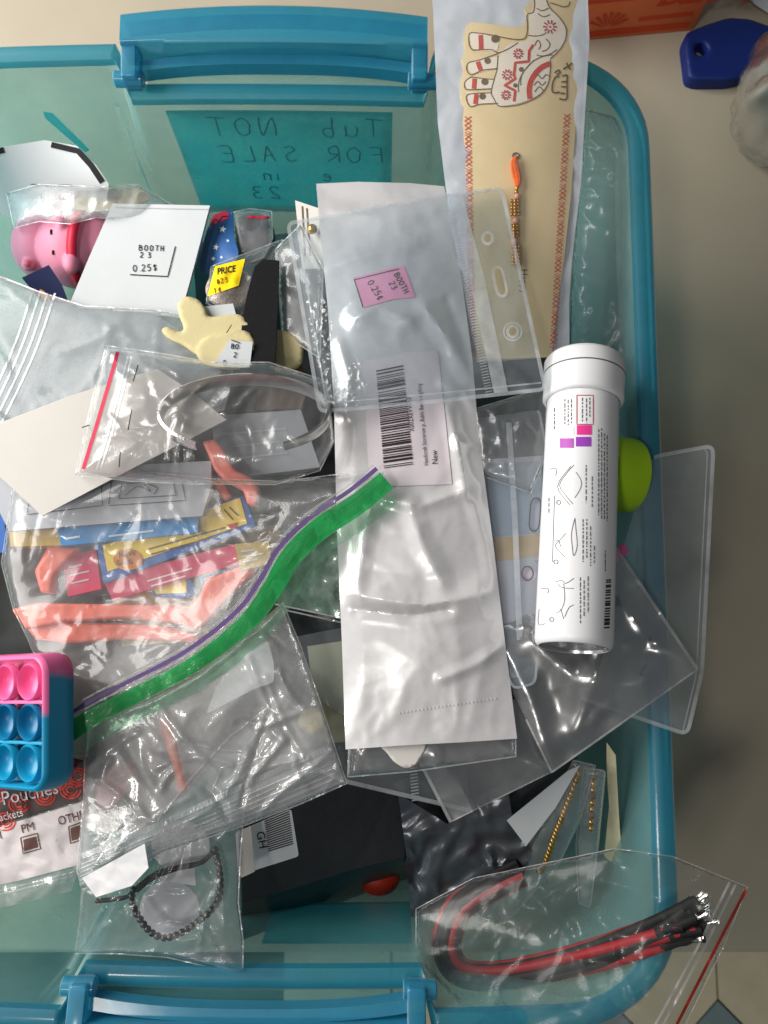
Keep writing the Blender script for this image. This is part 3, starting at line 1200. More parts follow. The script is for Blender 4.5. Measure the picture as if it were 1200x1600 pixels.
pouch('dark_filler', [(420, 560), (1010, 540), (1000, 1010), (940, 1140), (640, 1240), (430, 1160)], [(420, 560, -34), (1010, 540, -62), (960, 1140, -40), (430, 1160, -36)], M['charcoal'], 'large charcoal grey filler added under the pale pouches to darken the gaps', 'pouch', 34, (5, 90, 2), step=14)
pouch('slate_filler', [(-90, 640), (430, 600), (440, 1080), (230, 1300), (-90, 1290)], [(-90, 640, -42), (430, 600, -40), (440, 1080, -46), (-90, 1290, -44)], mat('slate_filler', S(76, 70, 68), .6, .3, .15, 40, .2), 'dark grey brown filler added under the big green zip bag to darken its gaps', 'folder', 30, (3, 90, 5), step=14)
pouch('teal_filler', [(300, 380), (690, 340), (720, 640), (320, 650)], [(300, 380, -64), (690, 340, -70), (720, 640, -50), (320, 650, -50)], mat('deep_teal_film', S(34, 70, 74), .4, .5, .2, 60, .4, 120), 'deep teal filler added underneath the black strap to darken the gaps', 'pouch', 25, (5, 70, 8), step=12)

# metallised pouch with dark cable ends
tag(sheet('antistatic_pouch', [(622, 1240), (700, 1288), (712, 1262), (792, 1222), (800, 1275), (830, 1330), (812, 1392), (738, 1400), (700, 1420), (642, 1434), (634, 1330)], plus(zfield([(622, 1240, -26), (792, 1222, -22), (812, 1392, -42), (642, 1434, -48)]), crumple(6, 60, 6, .8)), M['antistatic'], None, 5, .6), 'dark crumpled metallised pouch under the grey sleeve', 'pouch')
tag(sheet('charcoal_pouch', [(700, 1296), (770, 1340), (842, 1262), (905, 1180), (700, 1190), (600, 1230), (622, 1300), (640, 1380)], plus(zfield([(600, 1230, -34), (905, 1180, -30), (770, 1340, -52), (640, 1380, -54)]), crumple(4, 50, 11, .7)), M['charcoal'], None, 7, .6), 'charcoal film pouch tucked behind the metallised pouch', 'pouch')


# bags hanging down the near right wall
def clear_bag(name, label, poly, base, H, m='clear', step=7, D=40, cr=(2, 45, 1), ridge=.6, seam=3, cat='plastic bag', bottom=.8, ax=1, ay=1):
    t = thing(name, label, cat)
    o, zf = bag('film', poly, base, H, M[m], t, step, D, cr, ridge, bottom, ax, ay)
    if seam:
        strokes('edge_seam', [list(poly) + [poly[0]]], seam * .7, surf(zf), M['seam'], t, .15, 6)
    return t, zf


t, zf = clear_bag('trinket_bag', 'limp clear bag with a gold chain trinket inside, hanging near the wire bag', [(896, 1188), (930, 1196), (905, 1285), (872, 1352), (800, 1432), (748, 1440), (790, 1372), (826, 1322), (858, 1262)], [(896, 1188, -14), (930, 1196, -14), (748, 1440, -52), (800, 1432, -52)], 3, 'milky', 5, 24, (2, 30, 4))
zg = zfield([(896, 1188, -14), (930, 1196, -14), (748, 1440, -52), (800, 1432, -52)])
tag(sheet('paper_slip', [(792, 1282), (888, 1204), (906, 1196), (868, 1262), (822, 1322)], plus(zg, zfield(4)), M['paper'], None, 8, .3), 'white folded paper slip beside the limp gold trinket bag', 'paper slip')
ch = thing('gold_chain', 'thin gold chain seen through the limp bag', 'chain')
pth = spline([(904, 1208), (884, 1262), (866, 1308), (850, 1352), (842, 1362)], False, 8)
for i, (x, y) in enumerate(pth):
    ball('chain_link', P(x, y, zg(x, y) + 1.6), .0014, M['gold'], ch, 1, (1, 1.5, .8))
t, zf = clear_bag('bead_bag', 'narrow clear bag with a row of brown gold beads', rnd([(912, 1200), (946, 1204), (936, 1310), (922, 1418), (904, 1412), (900, 1320)], 6), [(912, 1200, -16), (946, 1204, -14), (920, 1420, -56)], 2.5, 'milky', 5, 14, (1, 25, 9))
bs = thing('bead_strand', 'short strand of brown gold beads inside the narrow clear bag', 'beads')
zg2 = zfield([(912, 1200, -16), (946, 1204, -14), (920, 1420, -56)])
for i in range(9):
    x, y = 928 - i * .6, 1214 + i * 10
    ball('bead', P(x, y, zg2(x, y) + 1.2), .0014, M['gold'] if i % 3 else M['brown'], bs, 2)
tag(sheet('ivory_tag', [(948, 1160), (962, 1180), (968, 1290), (974, 1362), (944, 1338), (952, 1260), (948, 1200)], plus(zfield([(948, 1160, -16), (962, 1180, -14), (974, 1362, -50), (944, 1338, -50)]), crumple(1.5, 40, 3)), M['ivory'], None, 7, .4), 'long ivory card strip against the tub wall', 'card strip')

# ------------------------------------------------------------------ bag of wires at the corner
zw = zfield([(690, 1480, -34), (770, 1390, -30), (720, 1530, -36), (850, 1515, -24), (960, 1485, -8), (1050, 1430, 6), (1110, 1415, 9), (1060, 1480, 6)])
wb = thing('wire_bundle', 'bent bundle of red and black wires with bare silver tips in a bag', 'wires')
ctr = spline([(815, 1362), (770, 1384), (722, 1418), (702, 1462), (704, 1498), (728, 1521), (780, 1524), (850, 1512), (930, 1490), (1000, 1460), (1052, 1432)], False, 6)
nW = 24
random.seed(11)
for k_ in range(nW):
    ang = 2 * math.pi * k_ / nW * 2.4
    rad = (k_ / nW) ** .5
    off, zo = 20 * rad * math.cos(ang), 3.6 * rad * math.sin(ang)
    ex, ey_ = random.uniform(20, 58), -20 + 58 * ((k_ * 7) % nW) / nW
    pts = []
    n_ = len(ctr)
    for i, (x, y) in enumerate(ctr):
        a_, b_ = ctr[max(i - 1, 0)], ctr[min(i + 1, n_ - 1)]
        dx, dy = b_[0] - a_[0], b_[1] - a_[1]
        l = math.hypot(dx, dy)
        s_ = i / (n_ - 1)
        wob = off * (1 + .12 * math.sin(s_ * 6 + k_)) * (1 - .5 * max(0, s_ - .8) / .2)
        X, Y = x - dy / l * wob, y + dx / l * wob
        if s_ > .72:
            q = ((s_ - .72) / .28) ** 1.6
            X += q * (ex - 10)
            Y += q * (ey_ - 2)
        pts.append(P(X, Y, zw(X, Y) + zo + 3 * max(0, 1 - s_ * 2) * -4))
    red = k_ % 5 in (0, 3)
    wr = tube('wire', pts, .0019, M['wirered'] if red else M['wireblack'], wb, 10)
    d = (pts[-1] - pts[-2]).normalized()
    tube('heat_shrink', [pts[-5], pts[-3], pts[-1] + d * .001], .0020, M['wireblack'], wr, 10)
    if k_ % 2 == 0:
        tube('metal_tip', [pts[-1], pts[-1] + d * .003, pts[-1] + d * .0036, pts[-1] + d * .006], [.0007, .0007, .0012, .0012], M['silver'], wr, 6)
t, zf = clear_bag('wire_bag', 'clear resealable bag with red zip line around the bundle of wires', [(740, 1372), (960, 1326), (1050, 1338), (1168, 1386), (1130, 1480), (1052, 1640), (860, 1640), (720, 1570), (650, 1500), (650, 1420)], [(650, 1430, -30), (740, 1372, -24), (960, 1326, -2), (1168, 1386, 6), (1052, 1640, 5), (860, 1640, 2), (700, 1560, -20), (850, 1500, -16)], 9, 'shade_film', 7, 70, (3, 60, 13), .65, 2)
sw = surf(zf)
strokes('red_zip_line', [[(1166, 1390), (1120, 1478), (1055, 1606), (1040, 1632)]], 5, sw, M['red'], t, .5)
strokes('zip_track', [[(1140, 1378), (1090, 1480), (1030, 1590), (1006, 1632)], [(1150, 1381), (1100, 1482), (1040, 1594), (1016, 1632)]], 4, sw, M['zipclear'], t, .4)

# ------------------------------------------------------------------ lime ring and the magenta scrap
rc_ = P(948, 738, 1)
ax_ = Vector((-math.cos(math.radians(17)), .05, math.sin(math.radians(17))))
tag(lathe('lime_wristband', [(.0132, -.007), (.0150, -.0072), (.0153, -.005), (.0154, 0), (.0153, .005), (.0150, .0072), (.0132, .007), (.0131, 0), (.0132, -.007)], rc_ + Vector((.004, 0, -.004)), ax_, M['lime'], None, 56, 50), 'lime green rubber ring standing between the white tube and tub wall', 'rubber ring')
tag(sheet('magenta_scrap', [(955, 868), (975, 848), (984, 862), (962, 880)], zfield(-6), M['magenta'], None, 6, .4), 'small magenta scrap beside the white tube', 'scrap')

t, zf = clear_bag('crumpled_clear_bag', 'crumpled empty clear bag pressed against the tub wall beside the elephant card', [(915, 170), (960, 182), (984, 230), (992, 330), (986, 440), (990, 556), (940, 600), (888, 560), (892, 430), (904, 300)], [(915, 170, -16), (984, 230, -14), (992, 330, -16), (990, 556, -18), (888, 560, -30), (904, 300, -28)], 5, 'clear', 5, 26, (4, 44, 145), .75, 2)

# ------------------------------------------------------------------ clear vinyl sleeve over the rim
vs_poly = rnd([(1018, 714), (1115, 696), (1097, 1050), (1074, 1148), (900, 1088)], 14)
zv = zfield([(958, 726, 2), (1040, 710, 3.0), (1115, 696, 5), (1097, 1050, 4.5), (1040, 1040, 3.5), (1074, 1148, 3.5), (900, 1088, -2)])
t = thing('vinyl_sleeve', 'empty clear vinyl sleeve lying over the tub rim onto the outside', 'sleeve')
sheet('sleeve_sheet', vs_poly, zv, M['vinyl'], t, 9, .35)
strokes('welded_edge', [vs_poly[3:26]], 6, surf(zv), M['vinyledge'], t, .3, 5)
strokes('weld_line', [[(p[0] - 9, p[1] + 3) for p in vs_poly[8:20]]], 2, surf(zv), M['vinyledge'], t, .3, 5)

# ------------------------------------------------------------------ vinyl badge holder low in the middle (only its hem shows)
t = thing('vinyl_badge_holder', 'bluish clear badge holder whose zip hem shows below the pearly pouch', 'badge holder')
hp = rnd([(436, 1000), (640, 960), (722, 1130), (735, 1268), (690, 1258), (545, 1224), (470, 1190)], 8)
zh = zfield([(436, 1000, -20), (640, 960, -18), (735, 1268, -20), (545, 1224, -16)])
sheet('holder_sheet', hp, zh, M['vinyl'], t, 12, .5)
strokes('welded_hem', [[(480, 1196), (545, 1222), (690, 1256), (732, 1266)]], 7, surf(zh), M['vinyledge'], t, .3)
strokes('zip_teeth', [[(640 + i * .3, 1196 + i * 5), (652 + i * .3, 1194 + i * 5)] for i in range(12)], 2.2, surf(zh), M['vinyledge'], t, .3)
# cream cut-out, pale card and a case under it
tag(bevelled('foam_cutout', spline([(466, 1120), (486, 1100), (515, 1086), (546, 1092), (560, 1150), (515, 1160), (484, 1148)], True, 4), zfield(-23), 2.0, M['foam'], None, 6), 'cream foam cutout showing between the pearly pouch and clear zip bag', 'foam cutout')
tag(sheet('pale_card', [(480, 1010), (545, 1000), (550, 1118), (530, 1114), (490, 1088)], zfield(-21), M['ivory'], None, 10, .4), 'pale ivory card beside the pearly pouch edge', 'card')
gc = thing('clear_green_case', 'clear green tinted flat case under the end of the green zipper', 'case')
M['greenclear'] = film('green_clear', (.60, .86, .72), .22, S(70, 130, 100)[:3], .12, .1, 2.2, 60, .4, .002)
gp_ = rnd([(424, 900), (545, 800), (556, 968), (540, 968), (434, 946)], 5)
zgc = plus(zfield([(424, 900, -14), (545, 800, -8), (550, 968, -12)]), crumple(2, 60, 5))
sheet('case_lid', gp_, zgc, M['greenclear'], gc, 7, 1.0)
strokes('case_edge', [[(430, 944), (540, 967)], [(440, 952), (540, 974)]], 2.4, surf(zgc), M['vinyledge'], gc, .4)

# ------------------------------------------------------------------ grey sleeves
zs1 = plus(zfield([(966, 858, 4), (1090, 1046, 8), (862, 1207, -2), (720, 900, -2), (800, 1080, 0), (940, 1070, 5)]), crumple(5, 190, 21, .3), folds(random_folds([(820, 930), (960, 900), (1060, 1040), (880, 1180)], 14, 77, (.4, 1.4), (6, 16), (40, 160)) + [([(830, 1000), (900, 1060), (1000, 1070)], 4, 60), ([(900, 1140), (930, 1060), (960, 960)], 2.5, 40), ([(780, 1000), (830, 1090), (850, 1160)], 3, 40), ([(1000, 1060), (1040, 1040), (1080, 1046)], 2, 20)]))
t = thing('grey_film_sleeve', 'empty glossy grey film sleeve pointing over the tub rim, under the white tube', 'film sleeve')
s1 = [(966, 858), (1090, 1046), (862, 1207), (822, 1124), (740, 960), (800, 880)]
sheet('sleeve_film', s1, zs1, M['greysleeve'], t, 7, .25)
strokes('folded_edge', [[(958, 850), (1090, 1046)]], 5, surf(zs1), M['seam'], t, .3)
strokes('side_seam', [[(822, 1124), (862, 1207), (940, 1152), (1090, 1046)]], 3, surf(zs1), M['seam'], t, .3)
zs2 = plus(zfield([(640, 1150, -2), (830, 1100, -3), (870, 1204, -4), (703, 1285, -8)]), crumple(4, 150, 24, .3), folds([([(680, 1180), (720, 1230), (740, 1266)], 3, 36), ([(760, 1130), (800, 1180), (850, 1200)], 3, 36)]))
t = thing('grey_film_sleeve', 'smaller grey film sleeve with a bright seam, below the pearly pouch', 'film sleeve')
s2 = [(600, 1110), (830, 1090), (866, 1205), (703, 1286), (656, 1196)]
sheet('sleeve_film', s2, zs2, M['greysleeve'], t, 7, .25)
strokes('side_seam', [[(640, 1160), (658, 1194), (704, 1284)]], 5, surf(zs2), M['seam'], t, .3)
strokes('hem_seam', [[(704, 1284), (866, 1204)]], 2, surf(zs2), M['seam'], t, .3)

# ------------------------------------------------------------------ second badge holder, with a printed card
z2 = zfield([(740, 650, 0), (850, 640, 0), (850, 900, 4), (835, 1066, 4), (760, 1000, 3)])
ic = thing('printed_insert', 'blue grey and pink card with a tan band inside the badge holder', 'card')
zi = plus(z2, zfield(-1.2))
sheet('card_sheet', [(728, 720), (846, 712), (850, 900), (832, 1056), (770, 1062), (735, 840)], zi, mat('pinkgrey_card', S(190, 182, 190), .6, .3, .06, 40), ic, 10, .4)
patches('tan_band', [[(760, 842), (850, 834), (848, 868), (768, 878)]], surf(zi), M['tan'], ic, .15)
patches('blue_panel', [[(742, 726), (845, 720), (850, 832), (760, 840)]], surf(zi), mat('bluegrey_print', S(158, 164, 176), .6, .3, .06, 40), ic, .15)
t = thing('clear_badge_holder', 'clear vinyl badge holder with slot holes, partly under the white tube', 'badge holder')
hp = rnd([(738, 655), (842, 640), (858, 720), (852, 900), (836, 1068), (802, 1076), (770, 1000), (740, 760)], 10)
slot = lambda cx, cy, w_, h_, rot: [(cx + math.cos(rot) * x - math.sin(rot) * y, cy + math.sin(rot) * x + math.cos(rot) * y) for x, y in rnd([(-w_, -h_), (w_, -h_), (w_, h_), (-w_, h_)], w_ * 2)]
sl_, ri_ = slot(836, 804, 8, 26, .08), circle(824, 896, 9, 11)
sheet('holder_sheet', hp, z2, M['vinyl'], t, 7, .5, [sl_, ri_])
strokes('punched_slot', [sl_ + [sl_[0]], ri_ + [ri_[0]]], 2.0, surf(z2), M['greyink'], t, .2, 3)
strokes('zip_strip', [[(795, 660), (805, 820), (812, 1000)]], 9, surf(z2), M['vinyledge'], t, .3)
strokes('welded_edge', [hp[8:40]], 4, surf(z2), M['vinyledge'], t, .3)
t, zf = clear_bag('crinkled_wrap', 'crinkled clear wrapper under the badge holder corner', [(738, 640), (856, 604), (858, 700), (830, 770), (748, 742)], [(738, 640, 0), (856, 604, 2), (858, 700, 3), (748, 742, 1)], 3, 'crisp', 5, 25, (3, 30, 31), .8, 2, 'wrapper')

# ------------------------------------------------------------------ elephant card in its bag
zE = zfield([(690, -40, 7), (915, -40, 7), (690, 130, 6), (912, 130, 6), (700, 330, 5), (900, 330, 5), (740, 560, -4), (885, 560, -6)])
zEb = plus(zE, crumple(2.2, 90, 41, .5))
tag(sheet('card_pouch', [(672, -60), (916, -60), (921, 60), (908, 285), (894, 400), (889, 470), (890, 556), (745, 566), (700, 320), (684, 190), (677, 20)], zEb, M['silverback'], None, 7, .5), 'silvery white plastic pouch behind the elephant card', 'pouch')
zC = plus(zE, zfield(3.2), lambda x, y: .0012 * (x - 810) ** 2 * -.25)
Z3 = lambda pts: [(680 + x / 4.8, y / 4.8) for x, y in pts]
ec = thing('elephant_card', 'cream greeting card die cut around a patterned elephant, with red cross borders', 'card')
co = Z3([(200, 850), (190, 700), (196, 600), (214, 520), (198, 450), (224, 380), (214, 300), (228, 200), (268, 165), (420, 180), (620, 210), (668, 192), (690, 120), (668, 70), (730, 0), (760, -60), (800, -110)]) + [(914, -22), (912, 20), (908, 90), (898, 220), (893, 300), (882, 400), (868, 500), (862, 558), (745, 562), (738, 440), (732, 300)]
sheet('card_sheet', co, zC, M['card'], ec, 8, .5)
sC = surf(zC)
body = Z3(spline([(240, 700), (270, 690), (400, 700), (430, 640), (455, 520), (480, 420), (560, 330), (690, 300), (705, 200), (700, 110), (730, 80), (740, 0), (760, -30), (830, -20), (850, 50), (930, 130), (980, 210), (975, 290), (930, 370), (865, 440), (860, 520), (845, 620), (790, 700), (700, 750), (600, 780), (480, 795), (430, 770)], True, 3))
patches('elephant_print', [body] + [Z3(rnd(q, 40)) for q in ([(250, 245), (350, 250), (480, 290), (470, 390), (280, 375)], [(235, 465), (330, 450), (470, 420), (470, 510), (270, 560)], [(222, 590), (330, 580), (450, 590), (440, 670), (230, 670)], [(235, 705), (330, 700), (450, 700), (470, 770), (260, 798)])], sC, mat('offwhite_print', S(232, 222, 206), .6, .3, .04, 60, 0), ec, .2, 6)
bl = [[(280, 375), (255, 340), (252, 270), (270, 245), (340, 250), (420, 262), (560, 290), (640, 295), (680, 275), (692, 200), (690, 110), (735, 90), (745, 20), (735, -20)],
      [(280, 375), (420, 372), (470, 395), (540, 370), (620, 320)], [(470, 400), (330, 450), (250, 470), (235, 520), (270, 560), (360, 525), (470, 515)],
      [(470, 415), (462, 520), (440, 600), (420, 690), (440, 740), (480, 795), (600, 790), (700, 760), (790, 710), (845, 630), (862, 530), (862, 450)],
      [(270, 575), (225, 610), (222, 660), (260, 672), (420, 665)], [(270, 575), (330, 585), (440, 595)], [(420, 695), (300, 700), (240, 712), (235, 750), (265, 800), (330, 782), (470, 775)],
      [(862, 440), (930, 375), (975, 300), (980, 210), (930, 130), (860, 60), (835, 0)], [(700, 265), (760, 270), (820, 255), (830, 240)],
      [(745, 340), (770, 300), (790, 340), (775, 370)], [(800, 385), (840, 370), (860, 330), (830, 290)], [(760, 410), (800, 420), (860, 405), (915, 370)],
      [(640, 640), (650, 560), (720, 470), (800, 425), (880, 410)], [(625, 690), (625, 620), (660, 540), (740, 450)], [(760, 60), (800, 80), (850, 60)], [(770, 100), (810, 125), (860, 110)],
      [(860, 20), (900, 30), (960, 50), (1000, 40), (1010, 10)], [(740, 590), (770, 560), (800, 590), (830, 560), (855, 570)], [(740, 640), (770, 610), (800, 640), (830, 610)], [(745, 690), (780, 650), (810, 680)]]
strokes('outline_print', [Z3(spline(p, False, 4)) for p in bl], 1.5, sC, M['brown'], ec, .35, 3)
rd = [[(735, 335), (705, 380), (700, 460), (600, 470), (590, 560), (600, 590), (520, 640), (600, 680), (590, 760)], [(860, 475), (790, 510), (730, 580), (705, 660), (710, 740)]]
strokes('red_pattern', [Z3(rd[0])], 4, sC, M['red'], ec, .4, 3)
strokes('red_arch', [Z3(spline(rd[1], False, 5))], 8, sC, M['red'], ec, .4, 3)
strokes('leg_band', [Z3(p) for p in ([(340, 262), (345, 372)], [(318, 462), (345, 535)], [(295, 588), (290, 665)], [(310, 706), (300, 780)])], 7, sC, M['red'], ec, .4, 3)
fl_ = []
for cx_, cy_, r_ in ((860, 200, 52), (622, 402, 40), (540, 560, 42), (530, 712, 38)):
    for k_ in range(10):
        an = k_ * math.pi / 5
        fl_.append([(cx_ + r_ * .45 * math.cos(an), cy_ + r_ * .45 * math.sin(an)), (cx_ + r_ * math.cos(an), cy_ + r_ * math.sin(an))])
    fl_.append([(cx_ - 9, cy_), (cx_ + 9, cy_)])
strokes('flower_print', [Z3(p) for p in fl_], 2.2, sC, M['crimson'], ec, .45, 3)
patches('dot_print', [Z3(circle(x, y, r_)) for x, y, r_ in ((450, 290, 30), (392, 455, 24), (372, 612, 26), (355, 722, 24), (645, 520, 18), (600, 640, 16))], sC, M['brown'], ec, .4, 4)
# brush-drawn words beside the elephant
wd = [[(895, 545), (925, 525), (935, 545), (910, 560)], [(880, 620), (880, 690), (935, 690)], [(930, 740), (985, 740), (988, 640), (990, 560)], [(940, 700), (975, 700)], [(945, 650), (980, 650)], [(945, 615), (985, 610)], [(950, 570), (988, 560)], [(960, 520), (990, 500), (1015, 520)], [(985, 470), (1000, 495), (1025, 470)], [(880, 620), (900, 580), (930, 570)]]
strokes('brush_words', [Z3(spline(p, False, 4) if len(p) > 2 else p) for p in wd], 2.4, sC, M['brown'], ec, .4, 3)
xs_ = []
for (xa, ya, xb, yb) in ((731, 182, 738, 556), (886, 178, 864, 545)):
    n_ = int((yb - ya) / 7)
    for i in range(n_):
        t_ = i / n_
        x, y = xa + (xb - xa) * t_, ya + (yb - ya) * t_
        if i % 4 == 3:
            xs_.append([(x - 5, y), (x, y - 4), (x + 5, y)])
            xs_.append([(x - .8, y + 2), (x + .8, y + 2)])
            xs_.append([(x - 5, y + 3), (x, y + 7), (x + 5, y + 3)])
        else:
            xs_.append([(x - 5, y), (x + 5, y + 7)])
            xs_.append([(x + 5, y), (x - 5, y + 7)])
strokes('cross_border', xs_, 1.3, sC, M['red'], ec, .35, 8)
put_text('lettering', [('Happy', 814, 420, 90, 15, 1.0)], sC, M['ink'], ec, .35)
# the braided bead bracelet threaded through the card
rk = thing('bead_bracelet', 'bracelet of orange thread and gold and pink beads on the elephant card', 'bracelet')
zr = plus(zC, zfield(1.6))
pr = spline([(806, 245), (803, 255), (805, 270), (808, 282), (808, 292)], False, 6)
for dx in (-3, 1, 4):
    tube('orange_thread', [P(x + dx * math.sin(3.1 * i / len(pr)), y, zr(x, y) + .3 * dx % 1) for i, (x, y) in enumerate(pr)], .0008, M['thread'], rk, 7)
sp_ = [(808, 294, 4, 'gold'), (807, 300, 4, 'gold'), (808, 307, 5.5, 'pinkbead'), (806, 345, 6, 'pinkbead'), (804, 378, 6.5, 'pinkbead')]
for x, y, r_, m_ in sp_:
    ball('bead', P(x, y, zr(x, y)), r_ * .00024, M[m_], rk, 2)
for y0_, y1_, cx_ in ((314, 338, 806), (353, 372, 804), (386, 416, 806)):
    y = y0_
    while y < y1_:
        for dx in (-5, 0, 5):
            ball('gold_bead', P(cx_ + dx + (y - 380) * .02, y, zr(cx_, y) + (.5 if dx == 0 else 0)), .0009, M['gold'], rk, 1)
        y += 5.2
tube('card_grommet', [P(806 + 5 * math.cos(q), 243 + 4 * math.sin(q), zC(806, 243) + .4) for q in np.linspace(0, 6.283, 20)], .0003, M['greyink'], ec, 5, False)
# clear front of the card's pouch
tag(sheet('pouch_front_film', [(690, -50), (914, -50), (916, 70), (904, 285), (890, 400), (878, 500), (880, 552), (748, 560), (704, 320), (690, 190)], plus(zC, zfield(4.2), crumple(1.6, 70, 43, .7)), M['clear'], None, 6), 'thin clear film stretched over the elephant card', 'film')

# ------------------------------------------------------------------ pearly pouch
pp = [(494, 287), (560, 284), (640, 286), (694, 291), (700, 320), (722, 440), (738, 560), (748, 680), (772, 860), (790, 1010), (808, 1154), (720, 1160), (640, 1164), (540, 1171), (534, 1000), (526, 820), (522, 640), (512, 480), (500, 360)]
zPb = zfield([(494, 287, -8), (694, 291, -4), (515, 500, 2), (735, 500, 2), (620, 450, 6), (620, 700, 7.5), (524, 700, 3), (750, 700, 3), (640, 900, 8), (530, 900, 2), (775, 900, 4), (650, 960, 4.5), (660, 1000, 7), (540, 1000, 2), (790, 1000, 4), (540, 1171, 0), (808, 1154, 2), (670, 1120, 3)])
cP = plus(crumple(2.2, 150, 52, .4, 1.3, .8), crumple(.35, 60, 57, .8), folds([
    ([(538, 926), (600, 936), (660, 946), (720, 936), (778, 922)], 3.2, 42), ([(556, 952), (640, 962), (700, 952)], -1.6, 16),
    ([(664, 480), (700, 530), (735, 590)], 2.4, 24), ([(700, 470), (722, 520), (740, 580)], -1.4, 14), ([(556, 500), (590, 478), (640, 500)], 2.2, 26),
    ([(700, 640), (716, 700), (730, 770)], 2.2, 22), ([(716, 690), (740, 700), (756, 740)], 1.8, 16), ([(600, 780), (660, 790), (740, 760)], 1.8, 18),
    ([(640, 790), (660, 850), (690, 910)], 1.6, 26), ([(580, 800), (566, 860), (556, 920)], 1.6, 22), ([(740, 780), (760, 850), (772, 910)], 1.8, 18),
    ([(690, 1060), (740, 1040), (786, 1010)], 1.2, 16), ([(530, 540), (545, 590), (540, 650)], 2.0, 16),
    ([(690, 600), (724, 610), (742, 640)], 1.8, 12), ([(510, 420), (560, 400), (650, 380)], 1.4, 22), ([(520, 330), (600, 340), (680, 330)], 1.2, 24)]))
bdP = bdist(dens(pp, 12, True))


def calm(x, y):          # the stiff label keeps the film flat beneath it
    d = max(0, 1 - math.hypot((x - 636) / 80, (y - 655) / 120))
    e_ = max(0, 1 - math.hypot((x - 600) / 60, (y - 448) / 50))
    return 1 - min(1, 2.2 * max(d, e_))


zP = lambda x, y: zPb(x, y) + cP(x, y) * (.25 + .75 * calm(x, y)) * min(1, .2 + bdP(x, y) / 40)
pt = thing('pearl_pouch', 'long pearly white plastic pouch with a barcode label and pink price note', 'pouch')
sheet('pouch_film', pp, zP, M['pearl'], pt, 4.5, .8)
sP = surf(zP)
Z6 = lambda pts: [(540 + x / 4.445, 400 + y / 4.445) for x, y in pts]
lbp = patches('barcode_label', [Z6([(110, 730), (400, 680), (400, 668), (640, 655), (690, 1100), (740, 1585), (560, 1590), (165, 1605), (140, 1100)])], sP, M['label'], pt, .3, 5)
random.seed(5)
bars, y = [], 0.0
by_w = {1.2: [], 2.2: [], 3.6: []}
while y < 1:
    wd_ = random.choice([1.2, 1.2, 2.2, 3.6])
    xa, ya = 212 + 54 * y, 800 + 680 * y
    xb, yb = 400 + 70 * y, 762 + 690 * y
    by_w[wd_].append(Z6([(xa, ya), (xb, yb)]))
    y += (wd_ + random.choice([1.4, 1.8, 2.8])) / 153
for wd_, b_ in by_w.items():
    strokes('barcode', b_, wd_, sP, mat('barcode_ink', S(48, 40, 44), .7, .2, .1, 300, 0), lbp, .55, 5)
put_text('lettering', [('X002XEVV8E3', 647, 674, 264.5, 11, .8), ('Handicraft Storerom p...Rakhi Bandh n gifting', 669, 727, 265, 9.6, .73), ('New', 684, 725, 267, 13, .85)], sP, M['ink'], lbp, .55)
pn = patches('price_note', [Z6([(55, 148), (405, 65), (485, 285), (330, 300), (120, 360)])], sP, M['pinknote'], pt, .35, 5)
hd_ = hand('BOOTH', 540 + 335 / 4.445, 400 + 130 / 4.445, 62, 9, .8) + hand('23', 540 + 300 / 4.445, 400 + 190 / 4.445, 62, 9, .8) + hand('0.25c', 540 + 150 / 4.445, 400 + 185 / 4.445, 58, 10, .8)
strokes('handwriting', hd_ + [Z6([(58, 160), (120, 355)]), Z6([(60, 165), (370, 88)])], 1.3, sP, M['ink'], pn, .6, 3)
strokes('perforation', [[(622 + i * 6, 1114 - i * .9), (625 + i * 6, 1113.5 - i * .9)] for i in range(26)], 2.5, sP, M['paper'], pt, .3, 3)
patches('hang_tab', [spline([(596, 1160), (606, 1178), (618, 1192), (636, 1200), (654, 1190), (664, 1158)], True, 4)], surf(zfield(-.5)), M['paperwarm'], pt, 0, 5).modifiers.new('thickness', 'SOLIDIFY').thickness = .0005
t, zf = clear_bag('outer_sleeve', 'clear open sleeve around the lower end of the pearly pouch', [(548, 1090), (796, 1080), (806, 1150), (806, 1182), (640, 1206), (543, 1214)], [(548, 1090, -3), (796, 1080, -3), (806, 1182, -1), (543, 1214, -3)], .6, 'clear', 8, 20, (1, 60, 54), .5, 3, 'sleeve', .2)

# ------------------------------------------------------------------ zip badge holder on top of the pearly pouch
zH = zfield([(452, 346, 10), (600, 325, 13), (785, 294, 14), (850, 606, 17), (500, 640, 11), (650, 480, 15), (740, 620, 13), (690, 305, 12)])
zHc = plus(zH, crumple(1.4, 80, 61, .5))
hp = rnd([(450, 349), (692, 306), (784, 294), (852, 608), (690, 626), (500, 643)], 10)
t = thing('zip_badge_holder', 'clear vinyl zip pocket with punched holes, lying over the pearly pouch', 'badge holder')
h1, h2, h3 = circle(762, 372, 8, 9), slot(781, 440, 8, 23, -.22), circle(801, 518, 8, 9)
sheet('holder_sheet', hp, zHc, M['vinyl'], t, 6, .45, [h1, h2, h3])
sH = surf(zHc)
for h_ in (h1, h2, h3):
    strokes('hole_rim', [h_ + [h_[0]]], 4.5, sH, M['vinyledge'], t, .3, 3)
strokes('hole_rim', [circle(801, 518, 14) + [circle(801, 518, 14)[0]]], 2.5, sH, M['vinyledge'], t, .4, 3)
strokes('welded_edge', [hp + [hp[0]]], 6, sH, M['vinyledge'], t, .25, 5)
strokes('weld_line', [[(508, 630), (690, 614), (846, 598)], [(464, 356), (510, 628)]], 2.5, sH, M['vinyledge'], t, .25, 5)
patches('zip_band', [[(704, 304), (722, 302), (756, 430), (794, 612), (772, 614), (734, 440)]], sH, M['vinyledge'], t, .4, 6)
